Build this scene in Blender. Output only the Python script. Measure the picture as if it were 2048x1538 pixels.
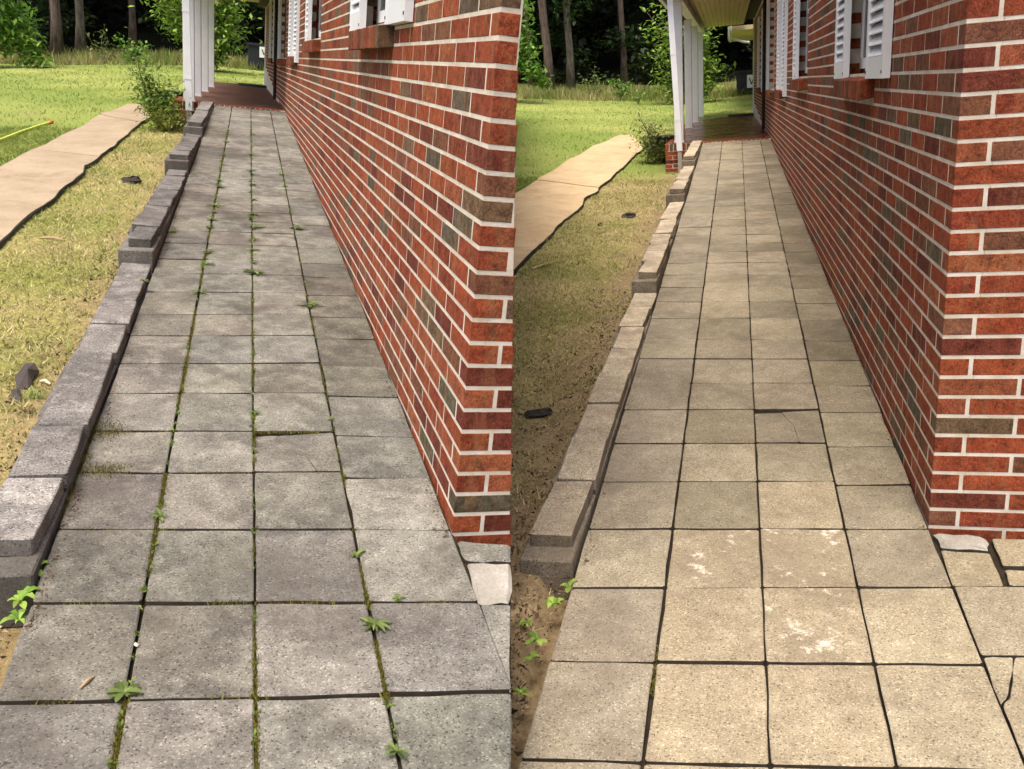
import bpy, math, random
import numpy as np
from math import radians, sin, cos, pi, sqrt
from mathutils import Matrix, Vector

for o in list(bpy.data.objects):
    bpy.data.objects.remove(o)
SC = bpy.context.scene
COL = SC.collection
random.seed(7)
rng = np.random.default_rng(11)

# ------------------------------------------------------------------ camera, sky, sun, exposure
F, CX, CY = 1800.0, 1024.0, 769.0            # lens in pixels of the 2048 x 1538 photograph
EYE = np.array([0.0, 0.0, 1.5])
SUN_AZ, SUN_EL = radians(-150), radians(71)   # azimuth from +Y, negative = to the left


def place_axes(vp, roll):
    d = np.array([vp[0] - CX, vp[1] - CY, F]); d /= np.linalg.norm(d)
    down = np.array([0, 1, 0.0]); down -= down.dot(d) * d; down /= np.linalg.norm(down)
    right = np.cross(down, d)
    dn = cos(roll) * down + sin(roll) * right
    return np.array([np.cross(dn, d), d, -dn])


BL = place_axes((480, 112), radians(-0.5))
BR = place_axes((1455, 160), 0.0)
_up = BL[2] + BR[2]; _up /= np.linalg.norm(_up)
_fw = np.array([0, 0, 1.0]); _fw -= _fw.dot(_up) * _up; _fw /= np.linalg.norm(_fw)
WC = np.array([np.cross(_fw, _up), _fw, _up])      # world axes in camera coordinates

cam_d = bpy.data.cameras.new('camera')
cam_d.sensor_width = 36.0
cam_d.lens = F / 2048.0 * 36.0
cam_d.clip_start, cam_d.clip_end = 0.05, 2000.0
cam = bpy.data.objects.new('camera', cam_d)
COL.objects.link(cam)
_r = WC @ np.diag([1, -1, -1.0])
_m = Matrix([list(_r[i]) + [EYE[i]] for i in range(3)] + [[0, 0, 0, 1]])
cam.matrix_world = _m
SC.camera = cam

world = bpy.data.worlds.new('World')
SC.world = world
world.use_nodes = True
wn = world.node_tree
sky = wn.nodes.new('ShaderNodeTexSky')
sky.sky_type = 'NISHITA'
sky.sun_disc = False
sky.sun_elevation = SUN_EL
sky.sun_rotation = SUN_AZ
sky.air_density = 0.6
sky.dust_density = 6.0
sky.ozone_density = 0.2
wn.links.new(sky.outputs[0], wn.nodes['Background'].inputs[0])
wn.nodes['Background'].inputs[1].default_value = 0.15

sd = bpy.data.lights.new('sun', 'SUN')
sd.energy = 1.2
sd.angle = radians(28)
sd.color = (1.0, 0.965, 0.90)
sun = bpy.data.objects.new('sun', sd)
COL.objects.link(sun)
_sv = Vector((sin(SUN_AZ) * cos(SUN_EL), cos(SUN_AZ) * cos(SUN_EL), sin(SUN_EL)))
sun.rotation_euler = _sv.to_track_quat('Z', 'Y').to_euler()
sun.location = (-10, 10, 20)

SC.view_settings.view_transform = 'Standard'
SC.view_settings.look = 'None'
SC.view_settings.gamma = 1.0
SC.view_settings.exposure = 1.08
SC.cycles.use_adaptive_sampling = True
SC.cycles.adaptive_threshold = 0.03
SC.cycles.max_bounces = 4
SC.cycles.diffuse_bounces = 2


# ------------------------------------------------------------------ the two places
class Place:
    """A walkway beside a house. Local axes: X across (house wall at X=0), Y along the wall, Z up."""

    def __init__(s, key, B, rampvp, p0, ta, tb):
        s.key, s.B = key, B
        rv = B @ np.array([rampvp[0] - CX, rampvp[1] - CY, F])
        s.s = rv[2] / rv[1]
        s.C = -s.ray(*p0)
        s.C *= 0.305 / np.linalg.norm(s.ramp(*ta) - s.ramp(*tb))
        R3 = WC @ B.T
        t = EYE - R3 @ s.C
        s.M = Matrix([list(R3[i]) + [t[i]] for i in range(3)] + [[0, 0, 0, 1]])

    def ray(s, x, y):
        return s.B @ np.array([(x - CX) / F, (y - CY) / F, 1.0])

    def ramp(s, x, y):
        r = s.ray(x, y)
        return s.C + (s.s * s.C[1] - s.C[2]) / (r[2] - s.s * r[1]) * r

    def at(s, ax, x, y, v):
        r = s.ray(x, y)
        return s.C + (v - s.C[ax]) / r[ax] * r

    def proj(s, p):
        q = (np.atleast_2d(np.asarray(p, float)) - s.C) @ s.B
        return np.stack([q[:, 0] / q[:, 2] * F + CX, q[:, 1] / q[:, 2] * F + CY], 1)

    def camx(s, p):
        q = (np.atleast_2d(np.asarray(p, float)) - s.C) @ s.B
        return q[:, 0]

    def lawn_z(s, X, Y):
        X = np.asarray(X, float); Y = np.asarray(Y, float)
        y0, a, b = s.lawn_y0, s.lawn_a, s.lawn_b
        soft = lambda v, w: w * np.log1p(np.exp(np.clip(v / w, -40, 40)))
        z = -0.06 + a * Y + (b - a) * soft(Y - y0, 1.2)
        z = z + s.bank * soft(-X + s.bank_x, 0.35)
        z = z + .03 * np.clip((.3 - Y) / .6, 0, 1)
        und = 0.02 * np.sin(X * 1.7 + 0.6) * np.sin(Y * 0.9 + s.ph) + 0.012 * np.sin(X * 4.1 + Y * 2.3 + s.ph)
        return z + und

    def onlawn(s, x, y, dz=0.0):
        r = s.ray(x, y)
        t = 0.5
        for _ in range(4000):
            p = s.C + t * r
            if p[2] <= s.lawn_z(p[0], p[1]) + dz:
                break
            t += 0.01 + t * 0.001
        return s.C + t * r


PL = Place('L', BL, (493, 0), (905, 1058), (512, 1057), (712, 1057))
PR = Place('R', BR, (1470, 64), (1857, 1047), (1520, 1050), (1687, 1050))
PL.lawn_y0, PL.lawn_a, PL.lawn_b, PL.bank, PL.bank_x, PL.ph = 12.0, .022, .0346, -.11, -2.2, 0.3
PR.lawn_y0, PR.lawn_a, PR.lawn_b, PR.bank, PR.bank_x, PR.ph = 13.0, .011, .0458, .077, -2.4, 1.9
PL.porch_y, PR.porch_y = 12.2, 13.35
PL.porch_z, PR.porch_z = PL.s * 12.2 + .012, PR.s * 13.35 + .012
PL.curb = lambda Y: -1.180 + .0115 * Y
PR.curb = lambda Y: -1.264 + .008 * Y
PL.course, PR.course = .0722, .0732
PL.zb, PR.zb = -0.0145, -0.007
PL.wall_end, PR.wall_end = 24.4, 24.4


def z1(x, y): return (30 + x / 3.076, 30 + y / 3.076)
def z3(x, y): return (30 + x / 3.076, 530 + y / 3.076)
def r1(x, y): return (1037 + x / 3.076, 30 + y / 3.076)
def r3(x, y): return (1037 + x / 3.076, 530 + y / 3.076)


# ------------------------------------------------------------------ helpers
def lin(r, g, b):
    f = lambda c: (c / 255 / 12.92) if c / 255 <= .04045 else ((c / 255 + .055) / 1.055) ** 2.4
    return (f(r), f(g), f(b), 1.0)


def mesh_obj(name, verts, faces, mat, parent=None, P=None, base=(0, 0, 0), col=None, smooth=False):
    """verts in the place's local axes; the object's origin sits at base."""
    base = np.asarray(base, float)
    v = np.asarray(verts, float).reshape(-1, 3) - base
    me = bpy.data.meshes.new(name)
    me.from_pydata(v.tolist(), [], [tuple(int(i) for i in f) for f in faces])
    if col is not None:
        at = me.color_attributes.new('col', 'FLOAT_COLOR', 'POINT')
        c = np.ones((len(v), 4), np.float32); c[:, :3] = np.asarray(col)[:, :3]
        at.data.foreach_set('color', c.ravel())
    if smooth:
        me.polygons.foreach_set('use_smooth', [True] * len(me.polygons))
    me.materials.append(mat)
    o = bpy.data.objects.new(name, me)
    COL.objects.link(o)
    if parent is not None:
        o.parent = parent
    elif P is not None:
        o.matrix_world = P.M @ Matrix.Translation(Vector(base))
    return o


def tri_obj(name, V, mat, P, base=(0, 0, 0), col=None, parent=None, n=3):
    """fast mesh of separate n-gons: V is (k*n, 3)."""
    V = (np.asarray(V, np.float32) - np.asarray(base, np.float32)).astype(np.float32)
    k = len(V) // n
    me = bpy.data.meshes.new(name)
    me.vertices.add(len(V)); me.vertices.foreach_set('co', V.ravel())
    me.loops.add(len(V)); me.loops.foreach_set('vertex_index', np.arange(len(V), dtype=np.int32))
    me.polygons.add(k)
    me.polygons.foreach_set('loop_start', np.arange(0, len(V), n, dtype=np.int32))
    me.polygons.foreach_set('loop_total', np.full(k, n, np.int32))
    if col is not None:
        at = me.color_attributes.new('col', 'FLOAT_COLOR', 'POINT')
        c = np.ones((len(V), 4), np.float32); c[:, :3] = col
        at.data.foreach_set('color', c.ravel())
    me.update(calc_edges=True)
    me.materials.append(mat)
    o = bpy.data.objects.new(name, me)
    COL.objects.link(o)
    if parent is not None:
        o.parent = parent
    else:
        o.matrix_world = P.M @ Matrix.Translation(Vector([float(b) for b in base]))
    return o


def empty(P, name, base):
    o = bpy.data.objects.new(name, None)
    o.empty_display_size = 0.1
    COL.objects.link(o)
    o.matrix_world = P.M @ Matrix.Translation(Vector([float(b) for b in base]))
    return o


def tag(o, label=None, cat=None, group=None, kind=None):
    if label: o['label'] = label
    if cat: o['category'] = cat
    if group: o['group'] = group
    if kind: o['kind'] = kind
    return o


class MB:
    def __init__(s): s.v, s.f = [], []

    def add(s, verts, faces):
        n = len(s.v)
        s.v += [tuple(map(float, p)) for p in verts]
        s.f += [tuple(i + n for i in f) for f in faces]
        return s

    def box(s, a, b):
        (x0, y0, z0), (x1, y1, z1_) = a, b
        return s.add([(x0, y0, z0), (x1, y0, z0), (x1, y1, z0), (x0, y1, z0), (x0, y0, z1_), (x1, y0, z1_), (x1, y1, z1_), (x0, y1, z1_)],
                     [(3, 2, 1, 0), (4, 5, 6, 7), (0, 1, 5, 4), (1, 2, 6, 5), (2, 3, 7, 6), (3, 0, 4, 7)])

    def cbox(s, a, b, c=.004, jit=0.0):
        v, f = chamfer_box(a, b, c, jit)
        return s.add(v, f)

    def prism(s, poly, z0, z1_):
        """poly: list of (x,y) counter-clockwise; z0/z1 floats or lists."""
        n = len(poly)
        zz0 = z0 if hasattr(z0, '__len__') else [z0] * n
        zz1 = z1_ if hasattr(z1_, '__len__') else [z1_] * n
        vs = [(p[0], p[1], z) for p, z in zip(poly, zz0)] + [(p[0], p[1], z) for p, z in zip(poly, zz1)]
        fs = [tuple(range(n - 1, -1, -1)), tuple(range(n, 2 * n))] + [(i, (i + 1) % n, n + (i + 1) % n, n + i) for i in range(n)]
        return s.add(vs, fs)

    def tube(s, pts, rad, n=8, closed=True):
        pts = [np.asarray(p, float) for p in pts]
        k = len(pts)
        rad = rad if hasattr(rad, '__len__') else [rad] * k
        vs = []
        for i, p in enumerate(pts):
            d = pts[min(i + 1, k - 1)] - pts[max(i - 1, 0)]
            d /= (np.linalg.norm(d) + 1e-9)
            a = np.cross(d, [0.31, 0.17, 0.93] if abs(d[2]) < .9 else [1, 0, 0]); a /= np.linalg.norm(a)
            b = np.cross(d, a)
            for j in range(n):
                t = 2 * pi * j / n
                vs.append(p + rad[i] * (cos(t) * a + sin(t) * b))
        fs = [(i * n + j, i * n + (j + 1) % n, (i + 1) * n + (j + 1) % n, (i + 1) * n + j) for i in range(k - 1) for j in range(n)]
        if closed:
            fs += [tuple(range(n - 1, -1, -1)), tuple(range((k - 1) * n, k * n))]
        return s.add(vs, fs)

    def build(s, name, mat, parent=None, P=None, base=(0, 0, 0), smooth=False):
        return mesh_obj(name, s.v, s.f, mat, parent, P, base, smooth=smooth)


def chamfer_box(a, b, c, jit=0.0):
    a = np.array(a, float); b = np.array(b, float)
    vs, idx = [], {}
    for i in range(8):
        s = [(i >> k) & 1 for k in range(3)]
        corner = np.array([b[k] if s[k] else a[k] for k in range(3)])
        inn = np.array([-c if s[k] else c for k in range(3)])
        j = (rng.random(3) - .5) * 2 * jit
        for ax in range(3):
            p = corner + inn + j * .5
            p[ax] = corner[ax] + j[ax]
            idx[(i, ax)] = len(vs); vs.append(p)
    fs = []
    for ax in range(3):
        u, w = (ax + 1) % 3, (ax + 2) % 3
        for side in (0, 1):
            q = []
            for (su, sw) in ((0, 0), (1, 0), (1, 1), (0, 1)):
                i = (side << ax) | (su << u) | (sw << w)
                q.append(idx[(i, ax)])
            fs.append(tuple(q if side else q[::-1]))
        for su in (0, 1):
            for sw in (0, 1):
                i0 = (su << u) | (sw << w); i1 = i0 | (1 << ax)
                q = [idx[(i0, u)], idx[(i1, u)], idx[(i1, w)], idx[(i0, w)]]
                fs.append(tuple(q if (su == sw) else q[::-1])[::-1])
    for i in range(8):
        t = (idx[(i, 0)], idx[(i, 1)], idx[(i, 2)])
        par = ((i & 1) + ((i >> 1) & 1) + ((i >> 2) & 1)) % 2
        fs.append(t if par else t[::-1])
    return vs, fs


# ------------------------------------------------------------------ materials
class NT:
    def __init__(s, name):
        s.m = bpy.data.materials.new(name); s.m.use_nodes = True
        s.t = s.m.node_tree; s.b = s.t.nodes['Principled BSDF']
        s.co = s.t.nodes.new('ShaderNodeTexCoord')

    def n(s, typ, **kw):
        nd = s.t.nodes.new(typ)
        for k, v in kw.items(): setattr(nd, k, v)
        return nd

    def l(s, a, b): s.t.links.new(a, b)

    def noise(s, scale, detail=4, rough=.55, vec=None, stretch=None, out='Fac'):
        nd = s.n('ShaderNodeTexNoise'); nd.inputs['Scale'].default_value = scale
        nd.inputs['Detail'].default_value = detail; nd.inputs['Roughness'].default_value = rough
        v = vec or s.co.outputs['Object']
        if stretch:
            mp = s.n('ShaderNodeMapping'); mp.inputs['Scale'].default_value = stretch
            s.l(v, mp.inputs[0]); v = mp.outputs[0]
        s.l(v, nd.inputs['Vector'])
        return nd.outputs[out]

    def voro(s, scale, feat='F1', out='Distance', vec=None):
        nd = s.n('ShaderNodeTexVoronoi'); nd.inputs['Scale'].default_value = scale; nd.feature = feat
        s.l(vec or s.co.outputs['Object'], nd.inputs['Vector'])
        return nd.outputs[out]

    def ramp(s, fac, stops):
        nd = s.n('ShaderNodeValToRGB'); cr = nd.color_ramp
        while len(cr.elements) < len(stops): cr.elements.new(.5)
        for e, (p, c) in zip(cr.elements, stops):
            e.position = p; e.color = c if hasattr(c, '__len__') else (c, c, c, 1)
        s.l(fac, nd.inputs[0]); return nd.outputs[0]

    def mix(s, fac, a, b, mode='MIX'):
        nd = s.n('ShaderNodeMix', data_type='RGBA', blend_type=mode)
        for i, v in ((0, fac), (6, a), (7, b)):
            if hasattr(v, 'links') or hasattr(v, 'is_linked'): s.l(v, nd.inputs[i])
            else: nd.inputs[i].default_value = v
        return nd.outputs[2]

    def math(s, op, a, b=0.0):
        nd = s.n('ShaderNodeMath', operation=op)
        for i, v in ((0, a), (1, b)):
            if hasattr(v, 'is_linked'): s.l(v, nd.inputs[i])
            else: nd.inputs[i].default_value = v
        return nd.outputs[0]

    def bump(s, h, strength=.3, dist=.01):
        nd = s.n('ShaderNodeBump'); nd.inputs['Strength'].default_value = strength; nd.inputs['Distance'].default_value = dist
        s.l(h, nd.inputs['Height']); s.l(nd.outputs[0], s.b.inputs['Normal'])

    def done(s, color, rough=.85, spec=.3):
        if hasattr(color, 'is_linked'): s.l(color, s.b.inputs['Base Color'])
        else: s.b.inputs['Base Color'].default_value = color
        if hasattr(rough, 'is_linked'): s.l(rough, s.b.inputs['Roughness'])
        else: s.b.inputs['Roughness'].default_value = rough
        s.b.inputs['Specular IOR Level'].default_value = spec
        return s.m

    def objcol(s):
        nd = s.n('ShaderNodeObjectInfo'); return nd.outputs['Color']

    def objrand(s):
        nd = s.n('ShaderNodeObjectInfo'); return nd.outputs['Random']

    def attr(s):
        nd = s.n('ShaderNodeAttribute', attribute_name='col'); return nd.outputs['Color']


def m_plain(name, c, rough=.6, spec=.4, nz=.12, nscale=6):
    t = NT(name)
    k = t.ramp(t.noise(nscale, 5), [(.3, 1 - nz), (.7, 1 + nz * .4)])
    return t.done(t.mix(1.0, c, k, 'MULTIPLY'), rough, spec)


def m_paver(name, dark, mid, light, stain, speck=.55, eff=False):
    """exposed-aggregate concrete: speckle, soft blotches, dirt stains; object colour tints each piece."""
    t = NT(name)
    blot = t.noise(3.2, 6, .62)
    base = t.mix(t.ramp(blot, [(.38, 0.0), (.60, 1.0)]), dark, mid)
    b2 = t.noise(11, 5, .6)
    base = t.mix(t.ramp(b2, [(.45, 0.0), (.72, .65)]), base, light)
    agg = t.voro(230, out='Color')
    sep = t.n('ShaderNodeSeparateColor'); t.l(agg, sep.inputs[0])
    sp = t.ramp(sep.outputs[0], [(0.0, 1 - speck), (.16, .92), (.5, 1.0), (.84, 1.05), (1.0, 1 + speck)])
    base = t.mix(1.0, base, sp, 'MULTIPLY')
    fine = t.noise(300, 2, .7)
    base = t.mix(1.0, base, t.ramp(fine, [(.3, .80), (.7, 1.16)]), 'MULTIPLY')
    st = t.noise(1.3, 6, .7)
    base = t.mix(t.ramp(st, [(.50, 0.0), (.66, .75)]), base, stain)
    if eff:
        wn_ = t.noise(5.5, 7, .78)
        base = t.mix(t.ramp(wn_, [(.56, 0.0), (.64, .8)]), base, lin(214, 206, 190))
    pit = t.voro(62)
    base = t.mix(t.ramp(pit, [(.05, .75), (.12, 0.0)]), base, (dark[0] * .35, dark[1] * .35, dark[2] * .35, 1))
    base = t.mix(1.0, base, t.objcol(), 'MULTIPLY')
    h = t.math('ADD', t.math('MULTIPLY', sep.outputs[0], .6), fine)
    t.bump(h, .35, .003)
    return t.done(base, .9, .2)


def m_brick(name, use_attr):
    t = NT(name)
    c = t.attr() if use_attr else t.objcol()
    gm = t.n('ShaderNodeNewGeometry')
    v = gm.outputs['Position']
    k1 = t.noise(11, 5, .7, vec=v)
    c = t.mix(t.ramp(k1, [(.38, 0.0), (.68, .55)]), c, t.mix(1.0, c, lin(196, 158, 120), 'MULTIPLY'))
    k2 = t.noise(110, 3, .75, vec=v, stretch=(1.5, 1.5, .8))
    c = t.mix(1.0, c, t.ramp(k2, [(.3, .5), (.52, 1.0), (.72, 1.45)]), 'MULTIPLY')
    k3 = t.noise(7, 4, .6, vec=v, stretch=(3, 3, .35))
    c = t.mix(t.ramp(k3, [(.52, 0.0), (.72, .6)]), c, lin(140, 100, 66))
    k4 = t.noise(26, 5, .75, vec=v)
    c = t.mix(1.0, c, t.ramp(k4, [(.32, .45), (.5, 1.0), (.68, 1.28)]), 'MULTIPLY')
    t.bump(t.math('ADD', k2, t.math('MULTIPLY', k4, 1.2)), .9, .005)
    return t.done(c, .88, .22)


def m_mortar():
    t = NT('mortar')
    c = t.mix(t.ramp(t.noise(9, 5), [(.35, 0.0), (.7, 1.0)]), lin(196, 186, 166), lin(222, 214, 198))
    c = t.mix(t.ramp(t.noise(3.1, 6, .7), [(.50, 0.0), (.72, .6)]), c, lin(160, 138, 112))
    t.bump(t.noise(140, 3), .5, .003)
    return t.done(c, .92, .15)


def m_ground(name, dirt, dirt2, curbx, dirt_w):
    """lawn sheet: grass tones, dry patches, bare soil beside the curb."""
    t = NT(name)
    g = t.attr()
    g = t.mix(1.0, g, t.ramp(t.noise(38, 5, .75), [(.32, .45), (.68, 1.35)]), 'MULTIPLY')
    d = t.mix(t.ramp(t.noise(26, 5, .7), [(.35, 0.0), (.7, 1.0)]), dirt, dirt2)
    sx = t.n('ShaderNodeSeparateXYZ'); t.l(t.co.outputs['Object'], sx.inputs[0])
    dx = t.math('SUBTRACT', curbx, sx.outputs[0])           # distance left of the curb
    e = t.math('ADD', t.math('DIVIDE', dx, dirt_w), t.math('MULTIPLY', t.math('SUBTRACT', t.noise(2.1, 6, .7), .5), 2.4))
    near = t.math('MULTIPLY', t.ramp(e, [(.25, 1.0), (1.0, 0.0)]), t.math('LESS_THAN', sx.outputs[1], 13.0))
    ny = t.math('ADD', sx.outputs[1], t.math('MULTIPLY', t.math('SUBTRACT', t.noise(1.7, 5), .5), 2.0))
    near2 = t.ramp(t.math('ADD', t.math('MULTIPLY', ny, .5), .9), [(.1, 1.0), (.7, 0.0)])
    near = t.math('MAXIMUM', near, near2)
    patch = t.ramp(t.noise(.9, 7, .72), [(.60, 0.0), (.68, .8)])
    c = t.mix(t.math('MAXIMUM', near, patch), g, d)
    t.bump(t.noise(60, 4, .7), .6, .02)
    return t.done(c, .95, .1)


def m_attr(name, rough=.7, spec=.2, trans=0.0):
    t = NT(name)
    c = t.attr()
    m = t.done(c, rough, spec)
    if trans:
        t.b.inputs['Transmission Weight'].default_value = 0
        tr = t.n('ShaderNodeBsdfTranslucent'); t.l(c, tr.inputs[0])
        mx = t.n('ShaderNodeMixShader'); mx.inputs[0].default_value = trans
        out = t.t.nodes['Material Output']
        t.l(t.b.outputs[0], mx.inputs[1]); t.l(tr.outputs[0], mx.inputs[2]); t.l(mx.outputs[0], out.inputs[0])
    return m


def m_slab(name, a, b, c2):
    t = NT(name)
    c = t.mix(t.ramp(t.noise(1.1, 6, .65), [(.35, 0.0), (.65, 1.0)]), a, b)
    c = t.mix(t.ramp(t.noise(7, 6, .7), [(.5, 0.0), (.75, .6)]), c, c2)
    c = t.mix(t.ramp(t.noise(2.4, 8, .78), [(.50, 0.0), (.68, .5)]), c, t.mix(1.0, c, (.55, .52, .47, 1), 'MULTIPLY'))
    c = t.mix(1.0, c, t.ramp(t.noise(120, 3, .7), [(.3, .8), (.7, 1.12)]), 'MULTIPLY')
    t.bump(t.noise(90, 4), .4, .004)
    return t.done(c, .9, .2)


def m_porch_floor(name, wet):
    t = NT(name)
    c = t.mix(t.ramp(t.noise(2.2, 5), [(.35, 0.0), (.65, 1.0)]), lin(106, 74, 60), lin(88, 62, 52))
    if wet:
        c = t.mix(1.0, c, (1.25, .92, .72, 1), 'MULTIPLY')
        r = t.ramp(t.noise(1.6, 4, .6, stretch=(.5, 1.6, 1)), [(.35, .16), (.65, .34)])
        t.bump(t.noise(6, 2), .06, .01)
        return t.done(c, r, .22)
    return t.done(c, .75, .25)


def m_bark(name, a, b):
    t = NT(name)
    k = t.noise(9, 6, .7, stretch=(1, 1, .22))
    c = t.mix(t.ramp(k, [(.38, 0.0), (.62, 1.0)]), a, b)
    t.bump(k, .9, .03)
    return t.done(c, .95, .1)


M = {}
M['paver_L'] = m_paver('weathered_grey_concrete', lin(92, 89, 82), lin(120, 117, 107), lin(152, 149, 137), lin(80, 74, 66), .66)
M['paver_R'] = m_paver('washed_tan_concrete', lin(127, 117, 98), lin(145, 135, 113), lin(162, 153, 131), lin(112, 102, 86), .58)
M['paver_R_eff'] = m_paver('washed_tan_concrete_with_white_bloom', lin(127, 117, 98), lin(145, 135, 113), lin(162, 153, 131), lin(112, 102, 86), .58, True)
M['block_L'] = m_paver('weathered_grey_block', lin(92, 89, 86), lin(118, 114, 109), lin(158, 154, 146), lin(84, 78, 74), .85)
M['block_R'] = m_paver('washed_tan_block', lin(142, 130, 112), lin(164, 154, 134), lin(192, 182, 160), lin(120, 108, 92), .8)
M['base_L'] = m_paver('dark_grey_block', lin(88, 84, 79), lin(108, 103, 97), lin(130, 125, 118), lin(76, 71, 65), .7)
M['base_R'] = m_paver('dull_brown_block', lin(108, 98, 84), lin(128, 118, 102), lin(150, 140, 122), lin(92, 82, 68), .7)
M['bed'] = m_plain('joint_soil', lin(52, 45, 36), .95, .05, .4, 30)
M['grime'] = m_plain('joint_grime', lin(70, 63, 54), .95, .05, .35, 40)
M['brick'] = m_brick('fired_brick', False)
M['bricka'] = m_brick('fired_brick_far', True)
M['mortar'] = m_mortar()
M['lawn_L'] = m_ground('lawn_dry', lin(118, 100, 70), lin(164, 146, 104), -1.30, .30)
M['lawn_R'] = m_ground('lawn_damp', lin(110, 92, 68), lin(156, 136, 102), -1.42, .5)
M['grass'] = m_attr('grass_blades', .8, .1, .25)
M['leaf'] = m_attr('leaves', .55, .25, .35)
M['slab_L'] = m_slab('old_concrete', lin(164, 147, 122), lin(146, 129, 105), lin(176, 161, 138))
M['slab_R'] = m_slab('washed_concrete', lin(196, 172, 134), lin(184, 156, 118), lin(208, 190, 156))
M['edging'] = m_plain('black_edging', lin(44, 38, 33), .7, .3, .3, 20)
M['white'] = m_plain('white_paint', lin(226, 228, 228), .5, .4, .07, 5)
M['vinyl'] = m_plain('white_vinyl', lin(232, 234, 234), .4, .4, .05, 5)
M['glass'] = m_plain('dark_screen', lin(62, 66, 66), .25, .5, .1, 3)
M['tan'] = m_plain('tan_siding', lin(196, 178, 136), .6, .3, .08, 4)
M['roof'] = m_plain('grey_shingle', lin(86, 82, 78), .9, .1, .3, 12)
M['floor_L'] = m_porch_floor('dry_red_floor', False)
M['floor_R'] = m_porch_floor('wet_red_floor', True)
M['bark'] = m_bark('pine_bark', lin(108, 94, 84), lin(66, 56, 50))
M['bark2'] = m_bark('grey_bark', lin(120, 112, 100), lin(76, 70, 60))
M['dumpster'] = m_plain('dark_steel', lin(40, 42, 48), .55, .4, .2, 4)
M['black'] = m_plain('black_plastic', lin(26, 27, 29), .35, .5, .2, 8)
M['rock'] = m_plain('dark_slate', lin(70, 62, 58), .7, .3, .35, 14)
M['bone'] = m_plain('pale_dry', lin(220, 208, 178), .7, .2, .2, 30)
M['stick'] = m_plain('dry_wood', lin(168, 146, 108), .85, .1, .3, 20)
M['cord'] = m_plain('yellow_cord', lin(196, 205, 84), .5, .3, .1, 10)
M['orange'] = m_plain('orange_plastic', lin(206, 120, 70), .5, .3, .1, 10)
M['ink'] = m_plain('dark_green_ink', lin(30, 62, 52), .5, .3, .05, 10)
M['shade_backdrop'] = m_plain('wood_shade', lin(15, 18, 11), .95, .05, .4, .4)
M['pale'] = m_slab('pale_rubble', lin(168, 162, 150), lin(140, 134, 122), lin(190, 186, 174))

BRICK_COL = [(lin(150, 76, 46), .30), (lin(138, 68, 43), .21), (lin(154, 88, 58), .14), (lin(112, 56, 42), .11), (lin(124, 82, 60), .14), (lin(112, 90, 68), .06), (lin(98, 90, 72), .04)]


def brick_color():
    r = random.random()
    for c, w in BRICK_COL:
        if r < w: break
        r -= w
    k = random.uniform(.85, 1.12)
    return (c[0] * k, c[1] * k * random.uniform(.94, 1.06), c[2] * k, 1)


SIDE = {'L': 'at the weathered grey walkway', 'R': 'at the cleaned tan walkway'}
WALK = {'L': 'weathered grey walkway', 'R': 'cleaned tan walkway'}


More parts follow.
